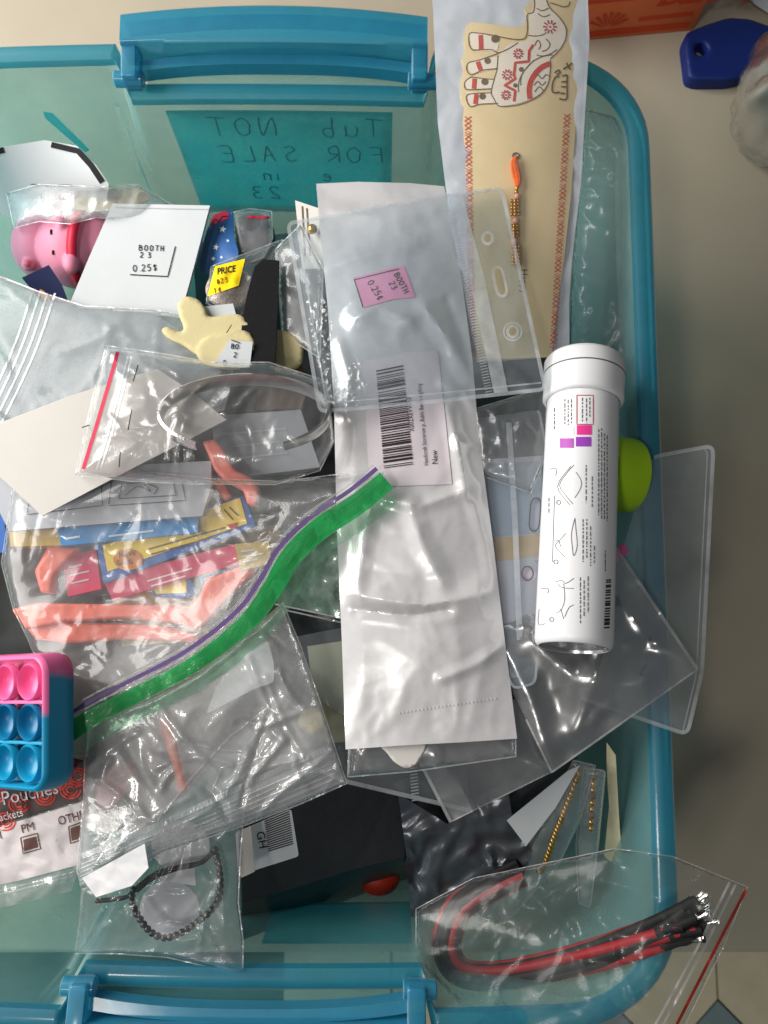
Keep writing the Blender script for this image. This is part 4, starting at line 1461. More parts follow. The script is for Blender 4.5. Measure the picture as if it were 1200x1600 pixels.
strokes('zip_teeth', [[(x - 5, y + 1.2), (x + 6, y - 1.2)] for x, y in ((700 + 62 * (i / 66) ** .95 + 3, 330 + i * 4.4) for i in range(66))], 1.6, sH, M['vinyledge'], t, .4, 6)
# crinkled wrapper left inside the pocket
for poly, sd in (([(478, 470), (505, 464), (520, 500), (518, 600), (560, 560), (574, 600), (560, 634), (512, 632), (490, 540)], 71),):
    tag(sheet('crinkled_film', poly, plus(zH, zfield(1.2), crumple(3.0, 14, sd, .9)), M['crisp'], None, 2.6), 'crinkled shiny scrap of film in the zip pocket corner', 'film scrap')

# ------------------------------------------------------------------ the white tube
tA, tB = P(912, 600, 9), P(896, 1016, 27)
tx = (tB - tA).normalized()
TRD = .01385
wt = thing('test_strip_tube', 'white capped plastic tube with printed instructions and pink colour squares', 'tube')
LT = (tB - tA).length
lathe('tube_body', [(0, .0), (TRD - .0012, 0), (TRD - .0004, .004), (TRD, .006), (TRD, LT - .003), (TRD - .0008, LT - .0012), (TRD - .0016, LT - .0008), (TRD - .002, LT - .002), (0, LT - .0022)], tA, tx, M['white'], wt, 64, 40)
lathe('tube_end', [(0, LT - .0019), (TRD - .0024, LT - .0018), (TRD - .0021, LT - .0008)], tA, tx, M['metal'], wt, 48, 40)
CR = .0158
cap = lathe('cap', [(0, -.0105), (CR - .0022, -.0105), (CR - .0010, -.0098), (CR, -.0082), (CR, -.0045), (CR, -.0038), (CR, -.001), (CR - .0003, .004), (CR - .0002, .0075), (CR - .0010, .0085), (TRD + .0002, .0086)], tA, tx, M['white'], wt, 180, 60, lambda an, d: (-.010 * abs(math.cos(an * 45)) if -.0103 < d < -.0042 else 0))
lathe('tamper_groove', [(CR + .00005, -.0032), (CR + .0001, -.0029), (CR + .00005, -.0026)], tA, tx, M['greyink'], cap, 60, 40)


def onc(R):
    def f(px, py):
        d = (P(px, py, 0) - CAM).normalized()
        o = CAM - tA
        dd, oo = d - tx * d.dot(tx), o - tx * o.dot(tx)
        A_, B_, C_ = dd.dot(dd), 2 * dd.dot(oo), oo.dot(oo) - R * R
        disc = max(B_ * B_ - 4 * A_ * C_, 0)
        return CAM + d * ((-B_ - math.sqrt(disc)) / (2 * A_))
    return f


sT = onc(TRD + .00008)
Z5 = lambda pts: [(820 + x / 3.136, 540 + y / 3.136) for x, y in pts]
rect = lambda x0, y0, x1, y1: Z5([(x0, y0), (x1, y0), (x1, y1), (x0, y1)])
patches('colour_square', [rect(255, 390, 328, 437)], sT, M['magenta'], wt, .05, 6)
patches('colour_square', [rect(172, 454, 240, 501)], sT, M['purple'], wt, .05, 6)
patches('colour_square', [rect(250, 447, 325, 494)], sT, M['violet'], wt, .05, 6)
patches('colour_square', [rect(175, 396, 240, 442), rect(124, 462, 164, 502), rect(132, 404, 166, 446)], sT, M['palepink'], wt, .05, 6)
strokes('red_box', [rect(255, 243, 335, 386) + [rect(255, 243, 335, 386)[0]]], 1.3, sT, M['crimson'], wt, .05, 6)
tx_ = []
random.seed(9)


def tiny(x, y0, y1, y2=None):
    y = y0
    while y < y1:
        l = random.uniform(8, 26)
        tx_.append(Z5([(x, y), (x - .5, min(y + l, y1))]))
        y += l + random.uniform(4, 8)


for x, y0, y1 in ((282, 255, 375), (302, 258, 380), (318, 255, 350), (196, 262, 385), (212, 265, 390), (228, 262, 380), (145, 305, 410), (362, 410, 830), (376, 405, 850), (390, 430, 850), (404, 440, 860), (300, 585, 770), (330, 640, 790), (285, 850, 1060), (303, 850, 1040), (322, 885, 1080), (340, 980, 1070), (272, 1135, 1360), (290, 1150, 1330), (310, 1130, 1310), (395, 1005, 1105), (118, 745, 820)):
    tiny(x, y0, y1)
strokes('small_print', tx_, 1.5, sT, M['greyink'], wt, .06, 5)
dr = [[(240, 585), (205, 625), (170, 685), (205, 740), (235, 775)], [(225, 590), (160, 690), (220, 780)], [(250, 620), (275, 660), (272, 700), (245, 745)],
      [(245, 845), (228, 920), (232, 985), (240, 1030), (256, 980), (250, 900), (245, 845)], [(200, 920), (170, 955), (150, 985), (195, 1035)], [(150, 960), (165, 955), (175, 985)],
      [(145, 1160), (180, 1150), (200, 1165), (240, 1140)], [(190, 1165), (195, 1240), (180, 1290), (155, 1310)], [(160, 1165), (180, 1185), (240, 1190)], [(240, 1270), (215, 1285), (195, 1330)], [(175, 1290), (190, 1340)],
      [(120, 605), (155, 605), (150, 640)], [(145, 735), (135, 1060)], [(80, 1190), (115, 1192), (112, 1215)], [(70, 1290), (66, 1365), (100, 1362)]]
strokes('line_drawing', [Z5(spline(p, False, 4)) for p in dr], .9, sT, M['greyink'], wt, .06, 3)
strokes('step_number', [Z5(circle(x, y, 10)) + [Z5(circle(x, y, 10))[0]] for x, y in ((166, 768), (152, 1060), (132, 1342))], 1.2, sT, M['greyink'], wt, .06, 3)
bb, y = [], 1150
while y < 1390:
    bb.append(Z5([(388 + (1390 - y) * .045, y), (416 + (1390 - y) * .03, y - 2)]))
    y += random.choice([8, 10, 13, 16])
strokes('barcode', bb, 2.2, sT, M['ink'], wt, .06, 4)

# ================================================================== BACK LEFT: CARDS, PIG, SMALL BAGS
t = thing('white_bent_card', 'bent white card with a thick black corner line, behind the pink pig', 'card')
zk = zfield([(0, 235, -26), (80, 218, -20), (168, 285, -22), (20, 345, -44), (160, 310, -32)])
sheet('card_sheet', [(-60, 250), (0, 230), (70, 219), (120, 228), (150, 258), (170, 288), (166, 312), (30, 348), (-60, 300)], zk, M['paper'], t, 8, .5)
sk = surf(zk)
for pa_ in ([(80, 226), (122, 236), (142, 258), (160, 285)], [(-20, 242), (6, 234)]):
    strokes('black_corner_line', [pa_], 9, sk, M['ink'], t, .4, 5)
strokes('handwriting', hand('.25', 106, 304, 176, 8, .9) + hand('$', 66, 302, 176, 9) + [[(48, 288), (108, 289)], [(111, 298), (110, 288)]], 1.2, sk, M['ink'], t, .4, 3)

pg = thing('pig_toy', 'pink rubber pig toy with a red ribbon, lying among the bags', 'toy pig')
bmp = bmesh.new()


def blob(px, py, z, r, sc_=(1, 1, 1)):
    c = P(px, py, z)
    g = bmesh.ops.create_icosphere(bmp, subdivisions=4, radius=r)
    for v in g['verts']:
        v.co = Vector((v.co.x * sc_[0], v.co.y * sc_[1], v.co.z * sc_[2])) + c


blob(118, 392, -46, .0175, (1, 1.0, 1))
blob(150, 388, -48, .0165, (1, 1, 1))
blob(64, 385, -50, .0145, (.9, 1.1, 1))
blob(38, 360, -41, .0030)
blob(44, 414, -41, .0030)
blob(98, 351, -31, .0042, (.8, 1.3, 1))
blob(112, 412, -33, .0042, (.9, 1.2, 1))
me = bpy.data.meshes.new('body')
bmp.to_mesh(me)
bmp.free()
me.materials.append(M['pig'])
bo = bpy.data.objects.new('body', me)
COL.objects.link(bo)
bo.parent = pg
md = bo.modifiers.new('skin', 'REMESH')
md.mode = 'VOXEL'
md.voxel_size = .0006
md.use_smooth_shade = True
ms = bo.modifiers.new('soft', 'SMOOTH')
ms.iterations = 6
hc = P(118, 392, -46)


def onball(px, py, c=hc, R=.0177):
    d = (P(px, py, 0) - CAM).normalized()
    o = CAM - c
    B_, C_ = 2 * d.dot(o), o.dot(o) - R * R
    return CAM + d * ((-B_ - math.sqrt(max(B_ * B_ - 4 * C_, 0))) / 2)


for x, y in ((78, 362), (81, 394)):
    tube('eye', [onball(x + 2, y - 3), onball(x + 1.5, y), onball(x + 2, y + 4)], .0005, M['ink'], pg, 6)
ball('nostril', P(38, 358, -39), .0018, M['pigdark'], pg, 2)
ball('nostril', P(43, 412, -39), .0018, M['pigdark'], pg, 2)
V, F = [], []
cr_ = P(136, 390, -46)
n_ = 48
for k_ in range(n_):
    an = 2 * math.pi * k_ / n_
    for dx, rr in ((-.0020, .0180), (0, .0183), (.0024, .0180)):
        V.append(cr_ + Vector((dx + .002 * math.cos(an), math.cos(an) * rr, math.sin(an) * rr)))
for k_ in range(n_):
    a_, b_ = k_ * 3, ((k_ + 1) % n_) * 3
    F += [(a_, a_ + 1, b_ + 1, b_), (a_ + 1, a_ + 2, b_ + 2, b_ + 1)]
mesh('ribbon', V, F, M['ribbonred'], pg).modifiers.new('thickness', 'SOLIDIFY').thickness = .0007

t, zf = clear_bag('pig_bag', 'soft clear bag bunched up over the pink pig', [(10, 302), (60, 288), (160, 292), (215, 288), (262, 316), (290, 330), (200, 344), (150, 340), (110, 350), (60, 346), (22, 356)], [(10, 300, -36), (60, 292, -30), (160, 296, -26), (262, 318, -30), (110, 350, -27), (22, 356, -34)], 4, 'milky', 5, 24, (3, 34, 81), .7, 2)
tag(sheet('printed_scrap', spline([(100, 318), (150, 300), (205, 292), (235, 310), (190, 325), (140, 330)], True, 4), plus(zfield(-33), crumple(3, 22, 84)), mat('mottled_print', S(196, 190, 160), .5, .4, .3, 120, .1), None, 6, .4), 'crumpled beige printed wrapper beside the pink pig', 'wrapper')
t = thing('navy_card', 'dark navy card with an orange emblem below the pink pig', 'card')
zn = zfield([(38, 432, -30), (78, 414, -26), (112, 480, -26)])
sheet('card_sheet', [(34, 434), (76, 414), (96, 444), (112, 486), (70, 478)], zn, M['navy'], t, 8, .6)
patches('emblem', [spline([(62, 452), (72, 458), (78, 470), (66, 466)], True, 3)], surf(zn), M['orange'], t, .3, 4)

# white envelope with the price
zv_ = plus(zfield([(178, 318, -26), (327, 322, -22), (280, 496, -14), (108, 474, -16)]), crumple(1.8, 170, 207, .2))
t = thing('white_envelope', 'flat white envelope with a handwritten booth price, beside the pink pig', 'envelope')
sheet('envelope_sheet', [(176, 318), (328, 321), (302, 420), (281, 497), (109, 474), (140, 400)], zv_, M['paper'], t, 12, 2.0)
sv = surf(zv_)
strokes('handwriting', hand('BOOTH', 217, 391, 2, 8.5, 1.0) + hand('23', 219, 402, 2, 8, 1.5) + hand('0.25$', 208, 424, -2, 10, .9), 1.3, sv, M['ink'], t, .4, 3)
strokes('price_corner', [[(274, 385), (262, 432), (203, 429)]], 1.6, sv, M['ink'], t, .4, 4)
strokes('fold_line', [[(180, 324), (326, 327)]], 1.2, sv, M['greyprint'], t, .35, 6)

# star card
t = thing('star_card', 'curved blue card with white stars and a red title', 'card')
zq = zfield([(318, 420, -30), (365, 330, -34), (355, 400, -20), (330, 340, -32)])
sheet('card_sheet', spline([(314, 425), (318, 380), (330, 345), (350, 330), (364, 332), (366, 370), (372, 400), (350, 422)], True, 4), zq, mat('star_blue', S(40, 84, 140), .35, .5, .25, 60, .1), t, 6, .4)
sq = surf(zq)
st_ = []
for cx_, cy_, r_ in ((348, 358, 6), (337, 386, 5.5), (333, 404, 4), (356, 376, 3), (346, 402, 3)):
    st_.append([(cx_ + (r_ if k_ % 2 == 0 else r_ * .42) * math.sin(k_ * math.pi / 5 + .2), cy_ - (r_ if k_ % 2 == 0 else r_ * .42) * math.cos(k_ * math.pi / 5 + .2)) for k_ in range(10)])
patches('star', st_, sq, M['paper'], t, .4, 5)
patches('title_print', [[(328, 346), (334, 336), (352, 329), (358, 334), (356, 342), (340, 348), (332, 354)]], sq, M['crimson'], t, .4, 4)
strokes('title_outline', [[(330, 352), (336, 342), (342, 346), (348, 338), (356, 338)]], 2, sq, M['ink'], t, .5, 3)

t, zf = clear_bag('grey_trinket_bag', 'tiny clear bag with a red zip line and grey contents by the star card', [(362, 332), (390, 326), (424, 330), (426, 372), (412, 402), (385, 412), (366, 400)], [(362, 332, -34), (424, 330, -34), (412, 402, -26), (366, 400, -28)], 4, 'milky', 5, 18, (2, 22, 91))
strokes('red_zip_line', [[(386, 339), (421, 340)]], 4, surf(zf), M['crimson'], t, .4)
tag(ball('grey_trinket', P(395, 372, -38), .0105, M['charcoal'], None, 3, (1, 1.2, .6)), 'dark grey round trinket inside the tiny bag', 'trinket')

t, zf = clear_bag('price_bag', 'small clear bag with a yellow price sticker holding a silvery knitted disc', [(330, 416), (384, 396), (442, 374), (428, 402), (412, 462), (374, 494), (322, 474)], [(330, 416, -18), (442, 374, -22), (412, 462, -16), (322, 474, -14)], 5, 'clear', 5, 26, (2, 26, 95))
ps = surf(zf)
pn = patches('price_sticker', [[(336, 416), (383, 404), (373, 446), (324, 463)]], ps, M['yellownote'], t, .5, 5)
put_text('lettering', [('PRICE', 339, 429, -10, 14, .82, .25, .02)], ps, M['ink'], pn, .8)
strokes('handwriting', hand('#23', 339, 444, -12, 7.5, .9) + hand('1c', 335, 458, -12, 8, .9), 1.2, ps, mat('brown_pen', S(120, 70, 20), .7, .2, 0, 50, 0), pn, .8, 3)
tag(ball('knitted_disc', P(362, 452, -20), .0115, M['meshsilver'], None, 4, (1, .8, .35)), 'silvery knitted disc inside the yellow price bag', 'disc')

# black strap and the foam bunnies
zst = zfield([(400, 405, -12), (436, 405, -12), (428, 580, 2), (374, 580, 2)])
tag(sheet('black_strap', [(398, 416), (412, 405), (436, 407), (434, 480), (428, 590), (374, 590), (378, 500), (386, 460)], zst, M['blackmatte'], None, 8, 1.6), 'wide black fabric strap across the cream foam bunny', 'strap')
Z2 = lambda pts: [(x / 2, 400 + y / 2) for x, y in pts]
bun = spline(Z2([(556, 150), (580, 127), (618, 136), (640, 162), (652, 188), (692, 186), (740, 182), (770, 200), (800, 260), (800, 345), (700, 345), (655, 335), (610, 305), (572, 278), (540, 264), (514, 246), (506, 230), (522, 222), (558, 236), (574, 226), (560, 186)]), True, 4)
zb1 = zfield([(255, 520, -3), (290, 465, -5), (400, 560, -2)])
tag(bevelled('foam_bunny', bun, zb1, 2.2, M['foam'], None, 5, .6), 'cream foam bunny cutout with raised ear, under the black strap', 'foam cutout')
tag(bevelled('foam_bunny', spline(Z2([(612, 290), (640, 255), (700, 240), (780, 240), (800, 340), (700, 350), (630, 330)]), True, 4), plus(zb1, zfield(1.8)), 2.0, M['foam'], None, 5, .6), 'smaller cream foam piece lying on the foam bunny', 'foam cutout')
tag(bevelled('foam_bunny', spline(Z2([(830, 240), (900, 236), (940, 262), (946, 300), (930, 345), (840, 350)]), True, 4), zfield(-8), 2.2, M['foam'], None, 5, .6), 'cream foam cutout between black strap and zip badge holder', 'foam cutout')
t = thing('price_tag', 'small white handwritten tag on the cream foam bunny', 'tag')
ztg = plus(zb1, zfield(3.0))
sheet('tag_paper', Z2([(664, 345), (716, 262), (790, 268), (780, 350)]), ztg, M['paper'], t, 8, .3)
strokes('handwriting', hand('BO', 361, 544, 8, 7.5, .9) + hand('2', 365, 558, 8, 7.5, .9) + hand('0.', 348, 570, 8, 7.5, .9) + [Z2([(708, 240), (724, 215)]), Z2([(722, 262), (750, 272)])], 1.4, surf(ztg), M['ink'], t, .4, 3)
tag(sheet('white_slip', Z2([(636, 158), (728, 148), (738, 186), (650, 190)]), zfield(-8), M['paper'], None, 8, .3), 'small white paper slip above the foam bunny', 'paper slip')
t, zf = clear_bag('flat_clear_bag', 'flat clear bag beside the zip badge holder edge', [(430, 390), (470, 350), (505, 420), (500, 560), (440, 520), (436, 470)], [(430, 390, -20), (470, 350, -18), (500, 560, -6), (440, 520, -10)], 2.5, 'milky', 6, 24, (2, 40, 99))
t = thing('framed_card', 'small white card with a black frame behind the pearly pouch', 'card')
zfr = zfield([(462, 315, -18), (500, 330, -14), (500, 420, -16)])
sheet('card_sheet', [(461, 313), (500, 326), (505, 420), (472, 420)], zfr, M['paperwarm'], t, 8, .4)
strokes('frame_print', [[(472, 322), (476, 400)], [(479, 325), (484, 400)]], 2, surf(zfr), M['brown'], t, .4)
tag(ball('gold_charm', P(488, 358, -12), .0022, M['gold'], None, 3), 'tiny gold ball charm behind the zip badge holder', 'charm')
tag(sheet('brown_scrap', [(405, 570), (470, 566), (484, 600), (470, 640), (400, 640)], zfield(-16), mat('brown_card', S(110, 86, 72), .6, .3, .2, 80), None, 8, .6), 'brown card scrap under the cream foam cutout', 'card')

# ================================================================== LEFT: FROSTED BAG, WHITE CARD, BANGLE
fz = [(-60, 440, -20), (60, 455, -15), (130, 480, -12), (300, 492, -10), (365, 560, -8), (330, 640, -4), (60, 720, -6), (-60, 700, -10), (150, 580, -8)]
t, zf = clear_bag('frosted_zip_bag', 'frosted grey zip bag with double zip ridges, beside the white card', [(-60, 428), (0, 432), (62, 456), (130, 478), (240, 484), (330, 500), (372, 548), (350, 640), (200, 700), (60, 722), (-60, 712)], fz, 3, 'frost', 6, 40, (2.2, 80, 103), .5, 3)
sf = surf(zf)
strokes('zip_ridge', [spline([(64 + d, 458), (40 + d, 530), (10 + d, 600), (-30 + d, 680)], False, 5) for d in (-14, -2, 10, 22)], 3, sf, M['zipclear'], t, .5, 6)
tag(sheet('paper_insert', [(70, 470), (240, 490), (352, 560), (330, 620), (40, 660), (-40, 640), (20, 540)], plus(zfield(fz), zfield(-1.2)), M['greyprint'], None, 14, .4), 'pale grey paper folded inside the frosted zip bag', 'paper')
tag(sheet('red_strip', [(-40, 700), (10, 690), (22, 745), (-40, 760)], zfield(-16), M['coral'], None, 8, 2), 'coral plastic corner at the edge under the white card', 'plastic piece')

zw_ = plus(zfield([(-20, 668, 0), (245, 576, 2), (354, 655, 2), (65, 805, 4)]), crumple(1.6, 190, 205, .2))
tag(sheet('white_card', [(-60, 690), (-20, 668), (110, 618), (245, 576), (300, 612), (354, 656), (210, 730), (66, 806), (-60, 690)][:-1], zw_, M['paperwarm'], None, 14, .9), 'large plain white card lying across the frosted bag', 'card')

# bangle
bg_ = thing('silver_bangle', 'open oval silver bangle inside the clear red zip bag', 'bangle')
bc = P(382, 647, 11)
a1, b1 = .0325, .0180
tl = math.radians(26)
exx, eyy, ezz = Vector((1, 0, 0)), Vector((0, math.cos(tl), -math.sin(tl))), Vector((0, math.sin(tl), math.cos(tl)))
V, F = [], []
g0, g1 = math.radians(-118), math.radians(242 - 62)
ns = 90
aa0, aa1 = math.radians(-60), math.radians(240)
for i in range(ns + 1):
    an = aa0 + (aa1 - aa0) * i / ns
    nx_, ny_ = math.cos(an), math.sin(an)
    tap = 1 - .35 * abs(i / ns * 2 - 1) ** 3
    for dr_, dz_ in ((0, -.0034), (.0010, -.0029), (.0012, .0), (.0010, .0029), (0, .0034), (-.0003, 0)):
        V.append(bc + exx * (nx_ * (a1 + dr_)) + eyy * (ny_ * (b1 + dr_)) + ezz * dz_ * tap)
for i in range(ns):
    for j in range(6):
        F.append((i * 6 + j, i * 6 + (j + 1) % 6, i * 6 + 6 + (j + 1) % 6, i * 6 + 6 + j))
F += [tuple(range(6)), tuple(ns * 6 + j for j in reversed(range(6)))]
loft_fix(mesh('bangle_band', V, F, M['silver'], bg_, True, 50))
t, zf = clear_bag('bangle_bag', 'crinkled clear bag with a red zip line around the silver bangle', [(166, 540), (250, 552), (330, 566), (420, 566), (512, 596), (522, 690), (500, 735), (430, 757), (300, 756), (205, 752), (118, 742), (140, 640)], [(166, 540, 3), (330, 566, 6), (512, 596, 8), (500, 735, 6), (300, 756, 6), (118, 742, 5), (160, 640, 5)], 13, 'crisp', 4, 60, (3.0, 46, 107), .75, 3)
sb_ = surf(zf)
strokes('red_zip_line', [[(184, 550), (170, 600), (150, 668), (130, 733)]], 6, sb_, M['crimson'], t, .5, 5)
strokes('zip_track', [[(200, 556), (186, 610), (168, 680), (150, 736)], [(206, 556), (192, 610), (174, 680), (156, 736)]], 2.5, sb_, M['zipclear'], t, .5, 5)
strokes('ink_mark', [[(216, 570), (208, 596)], [(206, 640), (200, 672)], [(188, 706), (186, 730)], [(128, 668), (140, 664)]], 1.6, sb_, M['ink'], t, .6, 4)

# ================================================================== THE BIG GREEN ZIP BAG
def carton(name, label, top4, z, h, m, cat='carton'):
    t_ = thing(name, label, cat)
    zz = zfield(z)
    sheet('carton_body', top4, zz, M[m], t_, 16, h, (), 30)
    return t_, zz


t, zz = carton('game_pad', 'pale grey printed pad with line drawings, inside the green zip bag', [(-30, 740), (330, 720), (330, 760), (316, 806), (14, 830)], [(-30, 740, -6), (330, 720, -5), (316, 806, -6)], 4, 'greyprint', 'pad')
sg = surf(zz)
strokes('line_drawing', [[(42, 802), (48, 764), (158, 756), (160, 790), (42, 804)], [(170, 788), (174, 750), (282, 742), (290, 782), (170, 790)], [(186, 778), (190, 756), (270, 750), (275, 774), (186, 779)], spline([(196, 774), (215, 760), (235, 768), (225, 756), (245, 762), (240, 772)], False, 4), spline([(60, 790), (85, 770), (110, 780), (95, 790)], False, 4)], 1.3, sg, M['greyink'], t, .4, 4)
t, zz = carton('kraft_carton', 'old yellow carton under the grey pad', [(10, 800), (100, 800), (100, 852), (16, 854)], -11, 10, 'oldyellow')
t, zz = carton('blue_carton', 'bright blue carton under the grey pad', [(86, 815), (300, 780), (310, 806), (309, 832), (96, 853)], [(86, 815, -10), (300, 780, -10), (309, 832, -9)], 10, 'bluebox')
strokes('print_line', [[(170, 838), (240, 829)], [(102, 842), (125, 838)]], 3, surf(zz), M['paper'], t, .3, 4)
t, zz = carton('yellow_carton', 'yellow carton with blue edges and an orange oval', [(150, 850), (380, 775), (400, 822), (162, 912)], [(150, 850, -13), (380, 775, -11), (400, 822, -12)], 7, 'navyblue')
sy_ = surf(zz)
yp = patches('yellow_panel', [[(160, 852), (375, 778), (386, 818), (168, 893)]], sy_, M['yellow'], t, .3, 8)
patches('oval_print', [circle(200, 874, 23, 17)], sy_, M['orange'], yp, .6, 6)
put_text('lettering', [('NEW', 186, 872, -8, 13, .9), ('GAME', 182, 884, -8, 12, .85)], sy_, M['brown'], yp, .9)
strokes('small_print', [[(232, 858), (352, 824)], [(236, 866), (330, 840)], [(350, 796), (364, 812)], [(358, 792), (372, 806)]], 2.2, sy_, M['brown'], yp, .6, 5)
patches('triangle_print', [[(354, 820), (372, 816), (366, 830)]], sy_, M['red'], yp, .6, 5)
t, zz = carton('magenta_carton', 'magenta carton wedged below the yellow carton', [(160, 905), (366, 850), (372, 880), (176, 938)], [(160, 905, -15), (366, 850, -14), (372, 880, -16)], 7, 'magbox')
strokes('print_line', [[(230, 908), (300, 888)], [(236, 916), (290, 900)]], 2.5, surf(zz), M['palepink'], t, .3, 4)
t, zz = carton('small_yellow_carton', 'small yellow and blue carton below the magenta carton', [(236, 918), (296, 900), (306, 925), (290, 936), (240, 932)], -19, 5, 'navyblue')
patches('yellow_panel', [[(240, 920), (290, 905), (292, 926), (244, 928)]], surf(zz), M['yellow'], t, .3, 6)


for nm_, lb_, q_, z_, m_ in (
        ('red_deck', 'small red boxed deck wedged beside the yellow carton', [(96, 870), (150, 858), (158, 920), (106, 932)], -20, 'magbox'),
        ('teal_deck', 'small teal boxed deck beside the long coral bar', [(304, 884), (352, 872), (360, 900), (316, 918)], -21, 'bluebox'),
        ('tan_deck', 'tan boxed deck under the coral toy parts', [(180, 930), (300, 918), (330, 1000), (190, 1010)], -24, 'oldyellow'),
        ('brown_deck', 'dark brown boxed deck at the end of the green zip bag', [(372, 836), (432, 818), (446, 872), (390, 900)], -16, 'brown'),
        ('olive_deck', 'olive yellow boxed deck next to the zipper', [(366, 850), (420, 846), (424, 880), (376, 892)], -12, 'oldyellow'),
        ('grey_deck', 'plain grey boxed deck under the silver bangle', [(330, 650), (470, 640), (500, 730), (340, 750)], -12, 'greyprint')):
    t, zz = carton(nm_, lb_, q_, z_, 6, m_)
    a_, b_, c_, d_ = (Vector(p) for p in q_)
    mix = lambda u, v: tuple((a_ * (1 - u) + b_ * u) * (1 - v) + (d_ * (1 - u) + c_ * u) * v)
    strokes('print_line', [[mix(.15, v), mix(random.uniform(.5, .85), v)] for v in (.3, .5, .7)], 2.4, surf(zz), M['paper'], t, .3, 5)


def coral(label, poly, z, th=5, k=4, holes=()):
    o = bevelled('coral_toy_part', rnd(poly, 5, 3), plus(zfield(z), crumple(.5, 26, 7, .9)), th, M['coral'], None, 4, .8, holes)
    return tag(o, label, 'toy part')


coral('bent coral plastic toy part at the bag side', [(76, 852), (125, 856), (100, 880), (84, 900), (80, 928), (64, 926), (54, 892)], -16, 5, 4)
coral('long coral plastic toy bar with a hooked end in the green zip bag', [(18, 952), (60, 942), (160, 944), (270, 946), (298, 948), (312, 930), (322, 906), (352, 894), (398, 876), (402, 892), (372, 920), (348, 944), (326, 972), (306, 984), (290, 976), (200, 966), (100, 972), (40, 984)], -15, 6, 4)
coral('wide coral plastic toy part below the long bar', [(40, 980), (100, 972), (180, 974), (250, 978), (300, 990), (320, 1004), (200, 1000), (110, 1006), (58, 1000)], -18, 5, 4)
coral('coral plastic toy figure poking out beside the silver bangle', [(316, 690), (336, 686), (350, 704), (366, 734), (392, 746), (406, 764), (402, 790), (386, 788), (380, 766), (352, 752), (336, 736), (326, 712)], -1, 5, 4)
coral('short coral plastic limb under the crinkled bag', [(330, 752), (345, 748), (362, 776), (352, 784), (340, 770)], -10, 4, 4)
tag(sheet('blue_comic', [(-60, 730), (6, 738), (8, 860), (-60, 900)], zfield(-12), M['navyblue'], None, 14, 2), 'blue printed booklet at the outer edge of the green zip bag', 'booklet')

zip_c = spline([(604, 750), (560, 786), (500, 826), (455, 870), (428, 916), (396, 962), (350, 1004), (290, 1046), (220, 1082), (150, 1118), (96, 1152), (40, 1184)], False, 6)
zz_p = [(604, 750, 13), (500, 826, 11), (428, 916, 8), (350, 1004, 6), (220, 1082, 6), (96, 1152, 7)]
zzip = zfield(zz_p)
bagz = [(604, 745, 12), (500, 826, 9), (428, 916, 5), (350, 1004, 3), (220, 1082, 3), (40, 1184, 3), (0, 1000, -6), (10, 880, -10), (20, 760, -6), (330, 740, -2), (470, 740, 4), (200, 950, -10), (200, 820, -6)]
gb = [(600, 738), (520, 742), (440, 752), (330, 748), (160, 730), (20, 756), (2, 880), (20, 950), (44, 1000), (60, 1040), (30, 1100), (20, 1180), (40, 1184)] + [p for p in reversed(zip_c[:-1])]
t, zf = clear_bag('green_zip_bag', 'large clear bag with a green and purple zipper full of cartons and coral toy parts', gb, bagz, 7, 'clear', 4.5, 60, (4.2, 75, 113), .65, 2)
czip = crumple(1.2, 46, 119, .7)
zZ = lambda x, y: zzip(x, y) + 2.2 + czip(x, y)
wz = lambda u: 27 + 8 * abs(u - .5) + 5 * math.sin(u * 7)
band('green_zipper', zip_c, wz, zZ, M['green'], t, 1.4, 4)
up_ = []
for i, (x, y) in enumerate(zip_c):
    a_, b_ = zip_c[max(i - 1, 0)], zip_c[min(i + 1, len(zip_c) - 1)]
    dx, dy = b_[0] - a_[0], b_[1] - a_[1]
    l = math.hypot(dx, dy)
    up_.append((x - dy / l * 24, y + dx / l * 24))
band('purple_zipper', up_, 6, lambda x, y: zzip(x, y) + 2.0, M['zippurple'], t, 1.0, 4)
strokes('zipper_ridge', [[(x + (u_[0] - x) * k_, y + (u_[1] - y) * k_) for (x, y), u_ in zip(zip_c, up_)] for k_ in (.72, 1.3)], 3, surf(lambda x, y: zzip(x, y) + 2.0), M['zipclear'], t, .4, 5)
strokes('zipper_groove', [[(x + (u_[0] - x) * k_, y + (u_[1] - y) * k_) for (x, y), u_ in zip(zip_c, up_)] for k_ in (-.42, -.3, -.18, -.05, .08, .2, .32)], .7, surf(zZ), mat('deep_green', S(8, 134, 64), .4, .5, .1, 100, 0), t, .2, 5)
lo_ = [(x - (u_[0] - x) * 1.6, y - (u_[1] - y) * 1.6) for (x, y), u_ in zip(zip_c, up_)]
lip = zip_c + list(reversed(lo_[2:]))
sheet('bag_lip', lip, plus(zzip, zfield(1.2), crumple(1.4, 50, 117)), M['greentint'], t, 6)

# ================================================================== POP TOY
pc = P(46, 1129, 21)
th_ = math.radians(32)
rz_ = math.radians(3)
pex = Vector((math.cos(th_) * math.cos(rz_), math.sin(rz_), math.sin(th_)))
pey = Vector((-math.sin(rz_), math.cos(rz_), 0))
pen = pex.cross(pey).normalized()
PT = .0143
pop = thing('pop_toy', 'pink and blue bubble popping toy tilted on the green zip bag', 'fidget toy')
x0_, x1_, y0_, y1_ = -3 * PT - .0098, .0098, -PT - .0098, PT + .0098


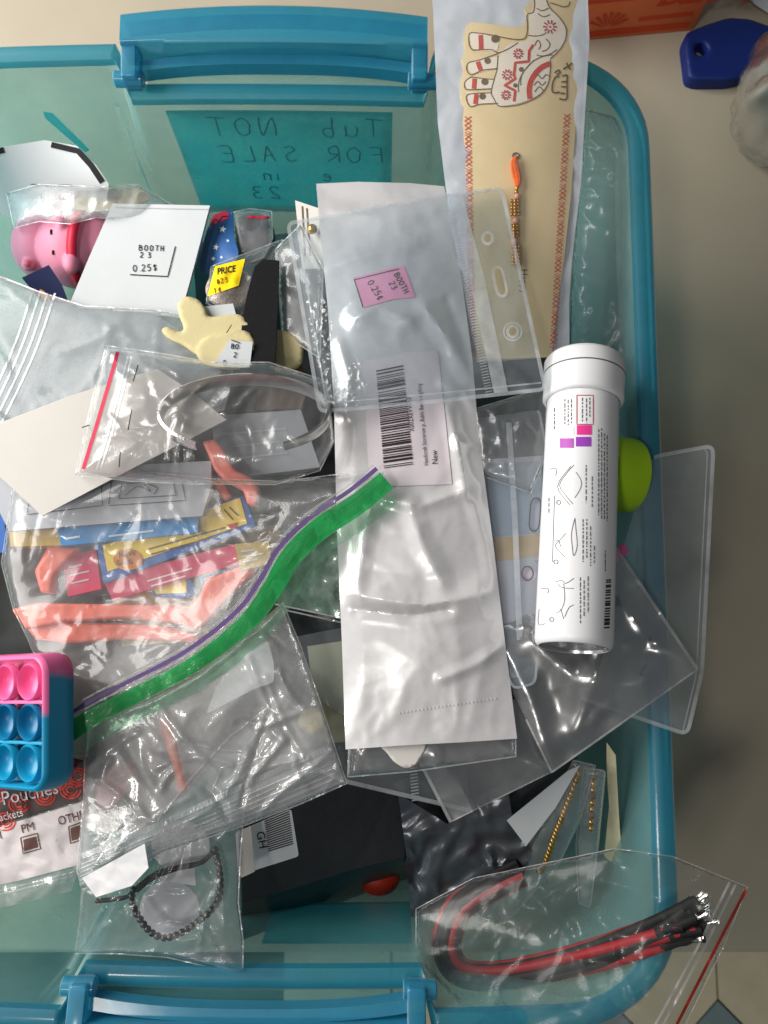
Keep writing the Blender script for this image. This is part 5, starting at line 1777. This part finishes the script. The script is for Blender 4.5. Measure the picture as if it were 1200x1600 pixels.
def rrect(ins, n=8, r=.0075):
    out = []
    r = max(r - ins, .001)
    for cx_, cy_, a0 in ((x1_ - ins - r, y1_ - ins - r, 0), (x0_ + ins + r, y1_ - ins - r, 90), (x0_ + ins + r, y0_ + ins + r, 180), (x1_ - ins - r, y0_ + ins + r, 270)):
        for k_ in range(n + 1):
            an = math.radians(a0 + 90 * k_ / n)
            out.append((cx_ + r * math.cos(an), cy_ + r * math.sin(an)))
    return out


def pl(x, y, h):
    return pc + pex * x + pey * y + pen * h


loops = []
for ins, h in ((0, -.001), (.0006, .0006), (.0014, .0009), (.0020, .0004), (.0023, -.0055)):
    loops.append([pl(x, y, h) for x, y in rrect(ins)])
under = [[pl(x, y, h) for x, y in rrect(ins)] for ins, h in ((0, -.001), (-.0003, -.005), (-.0003, -.008), (.0005, -.0115), (.002, -.0125))]
mp, t_, N, L = nodes('pop_body_two_tone')
o_ = N('ShaderNodeOutputMaterial')
p_ = N('ShaderNodeBsdfPrincipled')
tc = N('ShaderNodeTexCoord')
sx_ = N('ShaderNodeSeparateXYZ')
nz_ = N('ShaderNodeTexNoise')
nz_.inputs['Scale'].default_value = 90
L(tc.outputs['Object'], nz_.inputs['Vector'])
ad = N('ShaderNodeMath')
ad.operation = 'MULTIPLY_ADD'
ad.inputs[1].default_value = .008
L(nz_.outputs['Fac'], ad.inputs[0])
L(tc.outputs['Object'], sx_.inputs[0])
L(sx_.outputs['Y'], ad.inputs[2])
cr = N('ShaderNodeValToRGB')
cr.color_ramp.elements[0].position = .50
cr.color_ramp.elements[0].color = S(14, 140, 182)
cr.color_ramp.elements[1].position = .56
cr.color_ramp.elements[1].color = S(238, 110, 166)
mr = N('ShaderNodeMapRange')
mr.inputs['From Min'].default_value = -.02 + .004 - .012 + .0085
mr.inputs['From Max'].default_value = .02 + .004 + .0085
L(ad.outputs[0], mr.inputs['Value'])
L(mr.outputs[0], cr.inputs[0])
L(cr.outputs[0], p_.inputs['Base Color'])
p_.inputs['Roughness'].default_value = .4
L(p_.outputs[0], o_.inputs[0])
ps_ = loft('face_frame', loops, mp, pop)
mq = mp.copy()
mq.name = 'pop_side_two_tone'
for nd in mq.node_tree.nodes:
    if nd.type == 'MAP_RANGE':
        nd.inputs['From Min'].default_value += .013
        nd.inputs['From Max'].default_value += .013
loft('toy_body', under, mq, pop)
prof = [(.0, -.0042), (.0025, -.0040), (.0044, -.0030), (.0054, -.0012), (.0057, .0004), (.0062, .0010), (.0067, .0004), (.0068, -.0018)]
rows = [('poppink', 1), ('popblue', 0), ('poplight', -1)]
for mk, rw in rows:
    first = None
    for c_ in range(4):
        if first is None:
            first = lathe('bubble', prof, (0, 0, 0), pen, M[mk], pop, 32, 60)
            o = first
        else:
            o = first.copy()
            COL.objects.link(o)
        o.location = pl(-c_ * PT, rw * PT, 0)
for yy, mk in ((PT / 2, 'poppink'), (-PT / 2, 'poplight')):
    box('row_ridge', [pl(x0_ + .002, yy - .0006, .0002), pl(x1_ - .002, yy - .0006, .0002), pl(x1_ - .002, yy + .0006, .0002), pl(x0_ + .002, yy + .0006, .0002)], .002, M[mk], pop, .0003)

# ================================================================== BOTTOM LEFT BAGS
# printed pouch
t = thing('printed_pouch', 'crinkled printed pouch with red lace pattern and tick boxes, under the pop toy', 'pouch')
zpp = plus(zfield([(-60, 1200, -6), (136, 1176, -6), (120, 1390, -14), (-60, 1430, -14)]), crumple(2.0, 40, 121, .6))
pou = [(-60, 1190), (100, 1176), (136, 1184), (134, 1260), (124, 1350), (112, 1392), (30, 1412), (-60, 1432)]
sheet('pouch_film', pou, zpp, M['milky'], t, 5, .4)
spp = surf(zpp)
patches('dark_panel', [[(-50, 1196), (96, 1180), (130, 1188), (130, 1250), (40, 1278), (-50, 1300)]], spp, M['darkprint'], t, .25, 8)
lace = []
for cx_, cy_ in ((20, 1215), (62, 1205), (104, 1198), (110, 1234), (70, 1244), (30, 1256), (-5, 1240), (122, 1214), (88, 1222), (8, 1284)):
    for r_ in (6, 11, 16):
        lace.append([(x, y) for x, y in circle(cx_, cy_, r_, r_ * .85, 18) if inside(pou, x, y)])
strokes('lace_print', lace, 2.6, spp, M['redprint'], t, .4, 5)
patches('white_panel', [[(-50, 1304), (40, 1280), (131, 1252), (128, 1300), (120, 1352), (30, 1376), (-50, 1392)]], spp, mat('panel_white', S(214, 206, 206), .35, .5, .05, 60, .3, 200), t, .25, 7)
put_text('lettering', [('Pouches', 4, 1258, -12, 30, .9), ('packets', -8, 1285, -13, 18, .85)], spp, M['paper'], t, .7)
put_text('tick_word', [('PM', 34, 1302, -14, 19, .9), ('OTHER', 92, 1290, -15, 20, .8), ('AM', -20, 1316, -14, 19, .9)], spp, mat('maroon_print', S(110, 62, 60), .6, .3, .1, 100, 0), t, .6)
bx_ = [[(36, 1312), (56, 1307), (59, 1324), (38, 1330)], [(110, 1294), (128, 1288), (126, 1310), (112, 1314)]]
patches('tick_box', bx_, spp, mat('box_brown', S(110, 78, 72), .6, .3, .2, 100, 0), t, .45, 6)
strokes('tick_box_frame', [[(32, 1309), (58, 1302), (63, 1326), (36, 1334), (32, 1309)], [(107, 1292), (130, 1284), (127, 1312), (110, 1318), (107, 1292)]], 1.6, spp, M['brown'], t, .5, 4)
strokes('heat_seal', [[(-50, 1402), (30, 1384), (116, 1362)], [(-50, 1408), (30, 1390), (114, 1368)]], 2.2, spp, M['seam'], t, .4, 5)
tag(sheet('yellow_bit', [(86, 1200), (100, 1180), (106, 1196), (94, 1222)], zfield(2), M['yellow'], None, 5, .5), 'small yellow plastic bit under the pop toy corner', 'plastic piece')

# middle clear bag: things inside first
tag(sheet('white_tag', rnd([(376, 1024), (418, 1000), (428, 1036), (428, 1066), (398, 1076), (322, 1116), (338, 1072)], 6), zfield(1), M['paper'], None, 8, .5), 'white paper tag with a pointed end inside the clear zip bag', 'tag')
tag(sheet('dark_oval', spline([(345, 1120), (380, 1080), (440, 1066), (495, 1090), (488, 1130), (440, 1160), (380, 1166)], True, 4), zfield(-6), M['charcoal'], None, 8, 1.5), 'dark grey oval disc inside the clear zip bag', 'disc')
tag(bevelled('foam_dot', circle(488, 1126, 22, 20), zfield(-4.5), 1.6, M['foam'], None, 6), 'round cream foam dot inside the clear zip bag', 'foam dot')
tag(tube('coral_stick', [P(258, 1122, -4), P(268, 1160, -4), P(280, 1200, -5), P(288, 1232, -6)], [.003, .0024, .0022, .003], mat('pale_coral', S(240, 150, 130), .4, .5, .05, 60, .1), None, 10), 'pale coral plastic stick inside the clear zip bag', 'stick')
tag(sheet('pink_wrapper', spline([(150, 1250), (165, 1205), (200, 1190), (215, 1215), (190, 1245), (170, 1262)], True, 4), plus(zfield(-6), crumple(2, 18, 3)), mat('faded_red', S(200, 120, 116), .5, .4, .2, 100, .2), None, 6, .5), 'faded red wrapper piece inside the clear zip bag', 'wrapper')
mb = [(136, 1130), (230, 1092), (300, 1056), (360, 1010), (442, 942), (470, 1010), (500, 1096), (542, 1224), (470, 1256), (382, 1290), (260, 1330), (128, 1390), (120, 1360), (130, 1250)]
t, zf = clear_bag('clear_zip_bag', 'clear zip bag with a white zip band, below the green zipper', mb, [(136, 1130, -2), (300, 1056, 0), (442, 942, 1), (542, 1224, -6), (382, 1290, -6), (128, 1390, -2), (330, 1150, -3), (220, 1260, -1)], 5, 'cloudy', 4.5, 50, (3.2, 80, 131), .6, 3)
sm = surf(zf)
for k_, wd_ in ((0, 9), (16, 2), (24, 2), (32, 2), (40, 2), (48, 2), (56, 2)):
    q = k_ / 56
    strokes('zip_band', [[(128 - 4 * q, 1338 + 44 * q), (260 + 6 * q, 1284 + 40 * q), (380 + 8 * q, 1228 + 54 * q), (514 + 22 * q, 1168 + 52 * q)]], wd_, sm, M['zipclear'], t, .4, 6)
strokes('fold_crease', [[(240, 1290), (300, 1214), (360, 1150), (420, 1104)], [(330, 1240), (345, 1200), (420, 1180)]], 2.5, sm, M['seam'], t, .4, 6)
tag(sheet('glare_sheet', [(128, 1372), (226, 1318), (232, 1356), (206, 1384), (150, 1402)], plus(zfield([(128, 1372, 3), (226, 1318, 5), (150, 1402, 3)]), crumple(1, 30, 2)), M['white'], None, 6, .3), 'white sheet standing in for glare on the corner of the clear zip bag', 'paper slip')  # added white sheet: glare on the bag film put in as colour

# bracelet bag
tag(sheet('round_paper', circle(282, 1322, 46, 40), zfield(-13), M['paper'], None, 8, .4), 'round white paper disc in the bracelet bag', 'paper disc')
tag(sheet('round_paper', circle(265, 1420, 47, 44), zfield(-17), M['greyprint'], None, 8, .4), 'round grey paper disc inside the bead bracelet loop', 'paper disc')
tag(sheet('small_label', [(248, 1360), (304, 1354), (306, 1384), (250, 1376)], zfield(-12), M['paper'], None, 8, .3), 'small white label strip in the bracelet bag', 'label')
bp = thing('black_bead_bracelet', 'black bead bracelet with knotted cord inside the lower clear bag', 'bracelet')
loop = spline([(336, 1328), (344, 1370), (340, 1408), (312, 1438), (268, 1464), (238, 1458), (214, 1428), (206, 1402), (212, 1382)], False, 10)
acc = 1e9
last = None
for x, y in dens(loop, 1.2):
    if last is None or math.hypot(x - last[0], y - last[1]) > 9.2:
        ball('bead', P(x, y, -8), .0014, M['bead'], bp, 2)
        last = (x, y)
tube('cord', [P(x, y, -8.5) for x, y in spline([(336, 1326), (318, 1346), (284, 1354), (246, 1364), (218, 1384), (196, 1402), (150, 1408)], False, 6)], .0009, M['wireblack'], bp, 7)
tube('cord', [P(x, y, -7.5) for x, y in spline([(334, 1330), (310, 1350), (276, 1358), (240, 1372), (214, 1392)], False, 6)], .0008, M['wireblack'], bp, 7)
bb_ = [(128, 1388), (200, 1350), (290, 1300), (382, 1258), (376, 1330), (372, 1410), (380, 1470), (379, 1524), (330, 1512), (262, 1496), (180, 1490), (117, 1490), (124, 1440)]
t, zf = clear_bag('bracelet_bag', 'clear bag holding a black bead bracelet, over the end wall', bb_, [(128, 1388, -8), (382, 1258, -8), (379, 1524, -13), (117, 1490, -14), (250, 1400, -12)], 6.5, 'clear', 4, 40, (3.6, 55, 137), .7, 3)
tag(sheet('white_leaflet', [(372, 1300), (392, 1290), (398, 1362), (376, 1372)], zfield(-22), M['paperwarm'], None, 8, .3), 'narrow white leaflet beside the bracelet bag', 'leaflet')


# ================================================================== origins: every mesh round its own middle, every thing at its base
def descend(o):
    for c in o.children:
        yield c
        yield from descend(c)


bpy.context.view_layer.update()
for o in list(bpy.data.objects):
    if o.type != 'MESH' or o.data.users > 1 or not o.data.vertices:
        continue
    A = np.empty(len(o.data.vertices) * 3)
    o.data.vertices.foreach_get('co', A)
    A = A.reshape(-1, 3)
    lo, hi = A.min(0), A.max(0)
    c = Vector(((lo[0] + hi[0]) / 2, (lo[1] + hi[1]) / 2, lo[2] if o.parent is None else (lo[2] + hi[2]) / 2))
    o.data.transform(Matrix.Translation(-c))
    o.location = o.location + c
    for ch in o.children:
        ch.location = ch.location - c
for o in [x for x in bpy.data.objects if x.type == 'EMPTY' and x.parent is None]:
    bpy.context.view_layer.update()
    pts = [ch.matrix_world @ Vector(b) for ch in descend(o) if ch.type == 'MESH' for b in ch.bound_box]
    if not pts:
        continue
    c = Vector(((min(p.x for p in pts) + max(p.x for p in pts)) / 2, (min(p.y for p in pts) + max(p.y for p in pts)) / 2, min(p.z for p in pts)))
    o.location = c
    for ch in o.children:
        ch.location = ch.location - c
